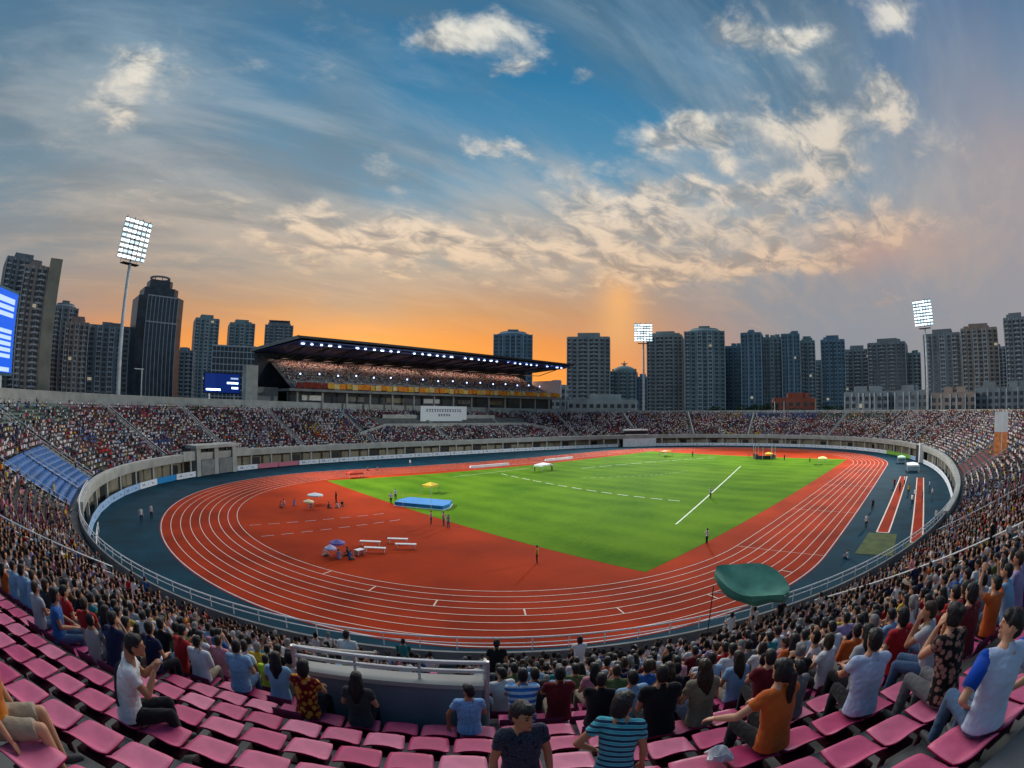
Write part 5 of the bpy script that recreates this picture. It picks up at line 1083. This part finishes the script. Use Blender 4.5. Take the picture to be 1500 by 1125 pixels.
T_ = [
 (-179.8,276.3,104.9,27.0,26,93.5,'dark apartment tower with stepped top behind the scoreboard','slate','step',6,2,0),
 (-157.4,248.8,102.2,24.7,22,83.5,'tall brown-grey tower with a beige slab side, right of the scoreboard','brown','flat',6,2,0),
 (-150.2,330.4,98.7,21.3,20,74.5,'dark tower with curved roofline left of the floodlight pole','slate','round',5,1,0),
 (-131.9,281.5,96.9,17.4,18,59.5,'brownish apartment block directly right of the tall beige slab','brown','step',5,2,0),
 (-112.5,305.4,93.3,35.5,22,61.5,'wide slate apartment block behind the left floodlight pole','slate','flat',7,3,0),
 (-43.7,372.2,83.6,15.2,20,55.2,'low dark block between the glass skyscraper and the first orange-lit tower','slate','flat',4,1,0),
 (-20.5,422.7,81.6,23.5,26,89.0,'slim square tower standing against the orange sky right of the glass skyscraper','teal','step',5,2,1),
 (20.2,445.6,77.4,26.1,26,91.0,'slim tower with rounded shoulders above the small blue screen','teal','step',5,2,1),
 (64.1,454.7,73.0,29.7,26,93.1,'tower with a flat plate on its roof behind the left end of the grandstand roof','slate','cap',6,2,1),
 (207.5,260.9,46.6,32.3,30,76.0,'round-topped glassy tower rising above the middle of the grandstand roof','blue','round',7,2,1),
 (234.5,200.2,38.1,34.1,28,72.5,'pale-ribbed tower with stepped top beside the right end of the grandstand roof','grey','step',8,3,0),
 (267.0,187.9,34.1,21.8,26,50.3,'low block with a dome and winged finial left of the middle floodlight','teal','dome',6,2,1),
 (279.2,178.2,32.2,10.3,16,43.0,'small pale blue block just behind the middle floodlight pole','blue','flat',3,0,1),
 (296.3,163.3,29.4,30.6,30,78.0,'grey tower with many pale ribs immediately right of the middle floodlight','grey','step',8,3,0),
 (293.7,124.7,25.0,33.2,30,77.0,'broad teal tower with white balcony edges, second right of the middle floodlight','teal','round',7,3,1),
 (326.7,111.3,21.7,16.7,20,69.2,'narrow blue tower set back between two broader towers','blue','flat',4,1,1),
 (296.8,82.8,19.6,16.9,24,74.5,'blue slab tower with flat cornice starting the row of joined towers','blue','flat',5,1,1),
 (315.3,71.8,17.3,17.1,22,72.5,'teal tower with curved white balconies in the middle of the joined row','teal','flat',5,2,1),
 (310.0,53.9,15.2,15.6,22,73.5,'blue-grey tower with slanted cornice in the joined row','blue','flat',5,1,1),
 (327.0,43.9,13.3,12.8,20,69.8,'teal end tower of the joined row','teal','step',4,1,1),
 (385.8,46.9,12.1,9.3,16,57.1,'low narrow block in the gap right of the joined row','slate','flat',3,0,0),
 (333.6,22.0,10.3,21.1,24,70.0,'free-standing blue ribbed tower between two gaps of sky','blue','step',6,2,1),
 (387.6,7.2,7.4,25.1,26,67.0,'dark purple-grey block right of the free-standing blue tower','slate','step',6,2,0),
 (382.6,-24.4,3.7,37.3,30,71.0,'broad dark block with a raised centre left of the right floodlight','slate','step',8,3,0),
 (388.5,-47.2,0.9,16.9,20,62.2,'lower teal block beside the gap left of the right floodlight','teal','flat',4,1,0),
 (343.0,-77.9,-3.0,33.7,30,71.0,'dark wide apartment tower directly behind the right floodlight pole','slate','step',8,2,0),
 (329.1,-109.7,-7.4,33.5,28,72.0,'brownish tower with stacked pale balconies right of the right floodlight','brown','step',7,3,0),
 (410.6,-145.2,-10.2,12.8,20,66.4,'narrow tower glimpsed before the last tall block','slate','flat',3,1,0),
 (312.2,-142.7,-12.2,22.5,26,76.0,'last tall dark tower at the right edge','slate','step',6,2,0),
 (171.3,15.4,15.0,22.5,24,21.7,'low red-brown brick hall behind the far rim','red','flat',6,0,0),
 (158.9,-26.2,6.6,22.0,24,23.6,'grey mid-rise block with vertical panels left of the right floodlight pole','slate','flat',7,3,0),
 (165.5,-49.1,1.3,22.5,24,23.9,'grey mid-rise block directly beside the right floodlight pole','slate','flat',7,2,0),
 (159.0,-72.9,-4.1,23.2,22,22.3,'brown-grey mid-rise block right of the right floodlight pole','brown','flat',7,2,0),
 (175.3,-103.1,-10.2,32.1,22,24.6,'long dark mid-rise block above the raised right rim','slate','flat',9,2,0),
 (102.9,117.6,41.6,10.6,20,27.9,'small pale block touching the right end of the roofed grandstand','pale','flat',4,1,1),
 (113.9,96.1,36.4,33.2,20,20.9,'long low pale building with a row of dark openings behind the far rim','pale','flat',10,0,0),
]
for x, y, az, w, dep, h, lab, tone, roof, cols, bays, win in T_:
    small = h < 30
    tower(x, y, az, w, dep, h, lab, tone, roof, cols, bays, 6 if small else 11, random.Random(int(x)).uniform(-.12, .12), win, bal=not small and tone in ('teal', 'grey', 'brown', 'slate'), cat='building' if small else 'apartment tower', name='city_building' if small else 'apartment_tower')
    if 'beige slab side' in lab:
        b = MB(); b.box((w / 2 - 4.2, -dep / 2 - 1.3, (h + 2) / 2), (8.0, 1.8, h + 2)); b.build('side_slab', BM['beige'], bpy.data.objects[[o for o in bpy.data.objects.keys() if bpy.data.objects[o].get('label') == lab][0]])
# dark glass skyscraper with a stepped crown
gx, gy = -76.5, 291.6
gt = thing('glass_skyscraper', 'dark glass skyscraper with stepped crown right of the left floodlight pole', 'skyscraper', (gx, gy, 0), R(87.5) - math.pi / 2 + .25)
m_gl = mat('skyscraper_glass', (0.045, 0.065, 0.085), .3, .5, .25, spec=.5)
for nm, w, d, z0, z1 in (('wall', 33, 31, 0, 77), ('upper_tier', 25, 24, 77, 83), ('crown', 17, 16, 83, 88.5)):
    ch = w * .16; b = MB(); b.prism([(-w / 2 + ch, -d / 2), (w / 2 - ch, -d / 2), (w / 2, -d / 2 + ch), (w / 2, d / 2 - ch), (w / 2 - ch, d / 2), (-w / 2 + ch, d / 2), (-w / 2, d / 2 - ch), (-w / 2, -d / 2 + ch)], z0, z1); b.build(nm, m_gl, gt)
b = MB(); b.loft([[(7.5 * r * math.cos(a), 7 * r * math.sin(a), z) for a in np.linspace(0, 6.283, 21)[:-1]] for r, z in ((1, 90.6), (1, 91.6), (.85, 91.6), (.85, 90.6))], close=False); b.build('crown_ring', BM['slate'], gt)
for a in np.linspace(0, 6.283, 9)[:-1]: b = MB(); b.tube([(6.8 * math.cos(a), 6.3 * math.sin(a), 88.4), (6.8 * math.cos(a), 6.3 * math.sin(a), 90.8)], .3, 6); b.build('crown_post', BM['slate'], gt)
for q in np.linspace(-11, 11, 9): b = MB(); b.box((q, -15.62, 44), (.35, .3, 66)); b.build('mullion', BP['slate'], gt)
for z in (60.5, 76.7): b = MB(); b.box((0, -15.65, z), (22.4, .5, .7)); b.build('floor_band', BP['slate'], gt)
for q in np.linspace(-9.6, 9.6, 8):
    for z in np.arange(75, 44, -3.4): o = link('window', winmesh(2.1, 2.6, m_win[1]), gt); o.location = (q, -15.55, z)
# gridded glass block behind the small screen
gb = thing('office_block', 'dark office block with a fine pale grid behind the small blue screen', 'office block', (-26.8, 251.2, 0), R(78.1) - math.pi / 2)
b = MB(); b.box((0, 0, 22.4), (26.4, 26, 44.8)); b.build('wall', m_gl, gb); b = MB(); b.box((0, 0, 45.2), (26.8, 26.4, .9)); b.build('roof', BP['slate'], gb)
for q in np.linspace(-13, 13, 12): b = MB(); b.box((q, -13.1, 22.4), (.3, .35, 44.8)); b.build('mullion', BP['teal'], gb)
for z in np.arange(42, 8, -3.6): b = MB(); b.box((0, -13.12, z), (26.2, .3, .5)); b.build('floor_band', BP['teal'], gb)
# street lamp above the left rim, flag poles on the far rim
sl = thing('street_lamp', 'thin street lamp with a pale flat head against the glass skyscraper', 'street lamp', (-88.5, 78, 0))
b = MB(); b.tube([(0, 0, 0), (0, 0, 21)], .16, 8); b.build('pole', m_pole, sl); b = MB(); b.box((-.8, 0, 21.1), (2.6, .6, .22)); b.build('lamp_head', m_white, sl)
for i, (s, lab) in enumerate(((7.6, 'left one of two white flag poles on the far rim'), (4.4, 'right one of two white flag poles on the far rim'))):
    fp = thing('flag_pole', lab, 'flag pole', rp(s, 21.5, 11.9), group='flag poles on the far rim'); b = MB(); b.tube([(0, 0, 0), (0, 0, 4.6)], .14, 8); b.build('pole', m_white, fp); b = MB(); b.sphere((0, 0, 4.7), .22, 8, 6); b.build('finial', m_white, fp)
# trees behind the far rim
m_leaf = mat('foliage', S(40, 62, 34), .9, .45, .6, detail=4); m_bark = mat('bark', (.05, .038, .03), .9)
def tree(x, y, h, lab, seed):
    t = thing('tree', lab, 'tree', (x, y, 0), group='trees behind the far rim'); rr = random.Random(seed); b = MB(); b.tube([(0, 0, 0), (.2, 0, h * .45), (.1, .2, h * .8)], [.35, .25, .08], 8)
    for a in range(6): b.tube([(.15, 0, h * .5), (math.cos(a) * h * .2, math.sin(a) * h * .2, h * (.62 + .05 * (a % 3)))], [.14, .04], 6)
    b.build('trunk', m_bark, t); b = MB(); cl = [(rr.gauss(0, .16) * h, rr.gauss(0, .16) * h, h * rr.uniform(.5, .95), rr.uniform(.09, .15) * h) for _ in range(16)]
    for cx_, cy_, cz_, cr in cl:
        for _ in range(70):
            v = Vector((rr.gauss(0, 1), rr.gauss(0, 1), rr.gauss(0, .8))).normalized() * cr * rr.uniform(.6, 1.05); n_ = Vector((rr.gauss(0, 1), rr.gauss(0, 1), rr.gauss(0, 1))).normalized(); u = n_.orthogonal().normalized() * .38; w_ = n_.cross(u).normalized() * .30; c_ = Vector((cx_, cy_, cz_)) + v
            b.add([c_ - u, c_ - w_, c_ + u, c_ + w_], [(0, 1, 2, 3)])
    b.build('crown', m_leaf, t)
for i, (x, y, h, lab) in enumerate(((150, 33, 15.5, 'dark green tree behind the far rim, left of the red-brown hall'), (146, 22, 16.5, 'broad green tree in front of the red-brown hall'), (148, 9, 15, 'small dark tree right of the red-brown hall'), (152, -8, 15.5, 'dark tree beside the grey mid-rise block'), (132, 44, 14.8, 'low dark tree behind the far rim below the joined towers'))): tree(x, y, h, lab, i)

# ------------------------------------------------------------------ people and equipment on the field
template('st0', ratio=.2, sit=False, pose='hang', hair='short', lean=.03); template('st1', ratio=.2, sit=False, pose='hips', hair='short', lean=.05); template('st2', ratio=.2, sit=False, pose='cross', hair='bob', female=True, lean=.04); template('st3', ratio=.2, sit=False, pose=('raise', 'hang'), hair='short', lean=.04); template('sq', ratio=.2, sit=True, pose='knees', hair='short', lean=.25)
fr = random.Random(21)
def fp(x, y, top, tr, lab, key=None, rz=None, z=0.0, sc=1.0):
    o = person(key or fr.choice(('st0', 'st1', 'st2', 'st0')), (x, y, z), fr.uniform(-3.1, 3.1) if rz is None else rz, SK[fr.random() < .5], HA[0], SH[top] if isinstance(top, str) else top, TR[tr], lab)
    if sc != 1: o.scale = (sc, sc, sc)
    return o
for a in [(-17.1,-21.8,'white','black','official in white shirt standing on the long white line across the grass'), (-42.9,-33.3,'white','black','official in white shirt and black trousers at the near right corner of the grass'), (-29,-48.9,'white','black','official in white shirt standing on the blue apron beside the sand pits'),
 (-42.4,-48.8,'white','navy','official in white crouching on the near blue apron right of the track','sq'), (-90.6,6.4,'white','navy','lone steward in pale shirt on the blue apron left of the track'), (-89.2,8.2,'pale grey','black','second lone steward just behind the first on the left blue apron'), (-54.9,8.4,'white','black','official in white at the left end of the blue high-jump mat'),
 (-52.6,11.0,'white','navy','official standing behind the high-jump mat on the grass edge'), (-58.8,-24.1,'yellow','black','athlete in yellow top standing alone on the red infield near the track'), (-27.6,46.6,'white','grey','official in white on the far straight in front of the roofed stand'), (-38,43.2,'orange','black','official in orange crouching beside the far straight','sq'), (-40.5,43.5,'black','black','dark-clad person crouching beside the official in orange','sq'),
 (0.2,-51.8,'black','black','jumper in dark kit on the inner long-jump runway'), (-12.4,-54.5,'white','navy','official in white between the two long-jump runways'), (-9.3,-56.2,'navy','black','athlete in navy standing on the outer runway'), (-6,-58,'white','grey','helper in white beside the outer runway near the right wall'), (4,-50.5,'maroon','black','athlete in maroon walking beside the inner runway'), (8.6,-52.4,'white','black','official in white near the far end of the inner runway'),
 (-24,-58.3,'pale grey','navy','helper in grey beside the outer runway by the right hoarding'), (-18,-48.5,'navy','black','dark-clad athlete on the blue apron between track and inner runway'), (-3,-53.6,'yellow','black','official in yellow vest between the runways farther out'), (-7.2,-54.8,'white','black','judge in white leaning over the outer runway'), (2.5,-57.6,'sky blue','navy','helper in pale blue by the hoarding beyond the runways'),
 (-56.4,-6.6,'pink','grey','helper in pink in front of the high-jump mat'), (-57.4,-5.4,'pink','navy','second helper in pink a step left of the first'), (-56.9,-8.2,'lilac','grey','helper in lilac right of the two in pink'), (-62,12,'black','black','athlete in black standing on the red infield near the grass corner'), (-6,22,'white','black','official in white under the white gazebo on the grass'), (-9.5,24,'pale grey','black','official in grey beside the white gazebo on the grass'),
 (44,12,'navy','black','dark-clad athlete at the far edge of the grass'), (48,-6,'maroon','black','thrower in maroon near the far equipment'), (50,-12,'white','black','official in white near the far equipment'), (46,-16,'black','black','athlete in black before the far bend'), (44,-24,'yellow','navy','official in yellow near the far right corner of the grass'), (52,-3,'orange','black','helper in orange behind the far equipment'), (38,18,'white','black','official in white at the far left of the grass')]:
    fp(*a)
def local(name, lab, cat, x, y, rz, group=None): return thing(name, lab, cat, (x, y, 0.02), rz, group)
m_bluemat = mat('mat_blue', S(24, 124, 190), .6, .12, .8); m_yel = mat('canvas_yellow', S(222, 190, 50), .7, .1, 1.0); m_redc = mat('canvas_red', S(190, 52, 32), .7, .1, 1.0); m_purple = mat('canvas_purple', S(110, 96, 170), .7, .2, 1.0)
hj = local('high_jump_mat', 'large bright blue high-jump landing mat with pale base at the grass edge', 'landing mat', -51.3, 5.0, math.atan2(-5.5, 3.7))
b = MB(); b.prism([(-3.6, -2.4), (3.6, -2.4), (3.9, -.6), (3.3, 2.2), (-3.3, 2.2), (-3.9, -.6)], .12, .62); b.build('mattress', m_bluemat, hj); b = MB(); b.prism([(-3.7, -2.5), (3.7, -2.5), (4.0, -.6), (3.4, 2.3), (-3.4, 2.3), (-4.0, -.6)], 0, .115); b.build('base', m_white, hj)
for x in (-2.1, 2.1): b = MB(); b.tube([(x, -2.9, 0), (x, -2.9, 2.2)], .025, 8); b.build('upright', m_white, hj)
b = MB(); b.tube([(-2.1, -2.9, 1.95), (2.1, -2.9, 1.95)], .03, 6); b.build('crossbar', m_yel, hj)
def gazebo(x, y, rz, lab, m, w=3.0, d=3.0, h=2.3):
    w, d, h = w * .72, d * .72, h * .72
    t = local('gazebo', lab, 'gazebo', x, y, rz); b = MB(); b.loft([[(-w / 2, -d / 2, h - .3), (w / 2, -d / 2, h - .3), (w / 2, d / 2, h - .3), (-w / 2, d / 2, h - .3)], [(-w / 2, -d / 2, h), (w / 2, -d / 2, h), (w / 2, d / 2, h), (-w / 2, d / 2, h)], [(-.1, -.1, h + .4), (.1, -.1, h + .4), (.1, .1, h + .4), (-.1, .1, h + .4)]]); b.build('canopy', m, t)
    for sx in (-1, 1):
        for sy in (-1, 1): b = MB(); b.tube([(sx * w / 2, sy * d / 2, 0), (sx * w / 2, sy * d / 2, h)], .05, 6); b.build('leg', m_steel, t)
    return t
gazebo(-44.5, 13.5, .4, 'yellow gazebo with red valance on the grass behind the high-jump mat', m_yel, 3.2, 2.6, 1.9)
gazebo(-48, 34.6, .1, 'small red gazebo at the left corner of the grass', m_redc, 4.6, 2.2, 1.4)
gazebo(-8, 23, .2, 'white gazebo on the far left of the grass', m_white, 5.5, 3, 2.1)
gazebo(43, 20.5, 0, 'small orange gazebo at the far edge of the grass', mat('canvas_orange', S(222, 130, 40), .7), 5.5, 3, 2.0)
gazebo(40.6, -28.4, .3, 'pale yellow gazebo at the far right corner of the grass', mat('canvas_cream', S(230, 220, 140), .7), 5.0, 3, 2.2)
gazebo(50, -10, .3, 'yellow and white gazebo among the far throwing equipment', m_yel, 4, 3, 2.0)
gazebo(30.2, -53.6, .1, 'white gazebo at the far end of the long-jump runways', m_white, 7, 4, 2.2)
gazebo(47.5, -50.0, .1, 'pale green gazebo beside the white end pier', mat('canvas_pale_green', S(180, 214, 190), .7), 5, 3, 2.2)
def bench(x, y, rz, lab, L_=2.1):
    t = local('bench', lab, 'bench', x, y, rz, 'white benches on the red infield'); b = MB(); b.box((0, 0, .48), (L_, .5, .07)); b.build('seat', m_white, t)
    for sx in (-1, 1): b = MB(); b.box((sx * L_ * .42, 0, .22), (.08, .42, .44)); b.build('leg', m_steel, t)
ba = math.atan2(-22, 30)
for x, y, lab in ((-68.2, -10.3, 'left rear white bench of the four on the red infield'), (-68.9, -12.6, 'left front white bench of the four on the red infield'), (-65.2, -10.7, 'right rear white bench of the four on the red infield'), (-65.6, -12.9, 'right front white bench of the four on the red infield')): bench(x, y, ba, lab)
for x, y, L_, lab in ((-12, 36.2, 12, 'long white barrier lying along the far edge of the grass, nearer one'), (13, 36.6, 11, 'long white barrier lying along the far edge of the grass, farther one')):
    t = local('field_barrier', lab, 'barrier', x, y, 0); b = MB(); b.box((0, 0, .35), (L_, .5, .5)); b.build('panel', m_white, t); b = MB(); b.box((0, 0, .05), (L_ - .4, .8, .1)); b.build('base', m_steel, t)
def parasol(x, y, lab, m, r=1.5, h=2.1):
    r, h = r * .58, h * .7
    t = local('parasol', lab, 'parasol', x, y, 0); b = MB(); b.loft([[(r * math.cos(a), r * math.sin(a), h - .15) for a in np.linspace(0, 6.283, 13)[:-1]], [(r * math.cos(a), r * math.sin(a), h) for a in np.linspace(0, 6.283, 13)[:-1]], [(.05 * math.cos(a), .05 * math.sin(a), h + .3) for a in np.linspace(0, 6.283, 13)[:-1]]]); b.build('canopy', m, t); b = MB(); b.tube([(0, 0, 0), (0, 0, h)], .04, 6); b.build('pole', m_steel, t)
parasol(-72.4, -11.6, 'purple parasol on the red infield left of the white benches', m_purple, 1.3, 1.7); parasol(-73.4, -12.2, 'white and lilac parasol touching the purple one', mat('canvas_lilac', S(190, 186, 220), .7), 1.0, 1.3)
for i, (x, y, top) in enumerate(((-72.9, -12.9, 'lilac'), (-71.6, -12.4, 'navy'), (-73.8, -11.4, 'white'), (-72.0, -13.4, 'blue'))): fp(x, y, top, 'grey', f'athlete in {top} sitting in the shade of the purple parasol', 'sq', z=-.02)
parasol(-65.0, 12.6, 'pale grey parasol over the athletes in the left of the red infield', mat('canvas_grey', S(196, 204, 208), .7), 2.0, 1.9); parasol(-67.2, 9.6, 'cream parasol over the left group of athletes', mat('canvas_cream2', S(226, 206, 160), .7), 1.3, 1.5)
for i, (x, y, top) in enumerate(((-69.5, 13.2, 'pink'), (-68.2, 12.6, 'lilac'), (-66.4, 10.6, 'pale grey'), (-64.4, 9.4, 'navy'), (-63.0, 9.0, 'white'), (-62.0, 9.8, 'black'), (-70.6, 12.0, 'orange'))): fp(x, y, top, 'grey', f'athlete in {top} sitting beside the pale grey parasol', 'sq', z=-.02)
tw = local('field_table', 'low white table near the parasol and benches', 'table', -70.6, -12.6, .3); b = MB(); b.box((0, 0, .5), (.9, .6, .06)); b.build('tabletop', m_white, tw)
for sx in (-1, 1): b = MB(); b.box((sx * .38, 0, .24), (.05, .5, .48)); b.build('leg', m_steel, tw)
# throwing cage at the far end
cg = local('throwing_cage', 'dark netted throwing cage at the far edge of the grass', 'cage', 48.5, -9, .2)
for i in range(7): a = R(40 + 46.7 * i); b = MB(); b.tube([(3.2 * math.cos(a), 3.2 * math.sin(a), 0), (3.2 * math.cos(a), 3.2 * math.sin(a), 3.6)], .07, 6); b.build('post', m_steel, cg)
b = MB(); ca = [R(40 + 46.7 * i) for i in range(7)]; b.strip([(3.2 * math.cos(a), 3.2 * math.sin(a), .1) for a in ca], [(3.2 * math.cos(a), 3.2 * math.sin(a), 1.2) for a in ca]); b.build('net', m_dark, cg)
# people standing in the stands near the rails
for k, s, top, key, lab in ((5, 312.6, 'white', 'st2', 'person in white standing at the front rail left of the canopy'), (9, 307.4, 'white', 'st0', 'person in white shirt standing just beyond the stairwell railing'), (8, 310.3, 'black', 'st0', 'person in black standing at the right side of the stairwell'), (1, 321.0, 'white', 'st0', 'person in white standing below the green canopy'), (1, 319.8, 'white', 'st2', 'second person in white standing below the green canopy'), (1, 322.6, 'black', 'st1', 'camera operator in black standing under the green canopy'),
                       (11, 326.1, 'black', 'st2', 'woman in long black coat standing in the right stairway'), (3, 249.9, 'beige', 'st0', 'steward in pale top at the upper edge of the blue tarpaulins'), (2, 267.9, 'yellow', 'st0', 'steward in yellow vest at the lower edge of the blue tarpaulins'), (0, 402.2, 'olive green', 'st0', 'steward in olive top at the right parapet')):
    x, y, z = rp(s, row_d(k) - .3, row_z(k) - .40); fp(x, y, top, 'black', lab, key, facing(s), z)

# ------------------------------------------------------------------ the far crowd and the far seats
HI, LO = tmpl(8, 8, 5, True), tmpl(5, 6, 3, False); ch = []
for key, T in (('hi', HI), ('lo', LO)):
    a = np.array([tuple(q) + (0, 0) if len(q) == 4 else q for q in far[key]]); n = len(a); a[:, :2] += nr.normal(0, .05, (n, 2)); sc = nr.uniform(.86, 1.08, n); sc[nr.rand(n) < .08] *= .75
    stand = nr.rand(n) < .025; a[stand, 2] += .42
    ch.append(mass('crowd', T, a[:, :3], a[:, 3] + nr.normal(0, .25, n), sc, palette(n, a[:, 4:6]), m_crowd))
kind(join('crowd', ch, m_crowd), 'stuff')
SEATT = ([(-.21, -.2, .18), (.21, -.2, .18), (.21, -.17, 0), (-.21, -.17, 0), (.21, .2, 0), (-.21, .2, 0), (.21, .2, -.06), (-.21, .2, -.06)], [(0, 1, 2, 3), (3, 2, 4, 5), (5, 4, 6, 7)])
ST = (np.array(SEATT[0]), SEATT[1], np.array([0, 0, 0])); fc = np.array(fs_col)[:, :4]
fc = fc * nr.uniform(.8, 1.15, (len(fc), 1, 1))
so = join('stadium_seating', [mass('seats', ST, np.array(fs_pts), np.array(fs_rot), np.ones(len(fs_pts)), fc, m_fseat)], m_fseat); kind(so, 'stuff')
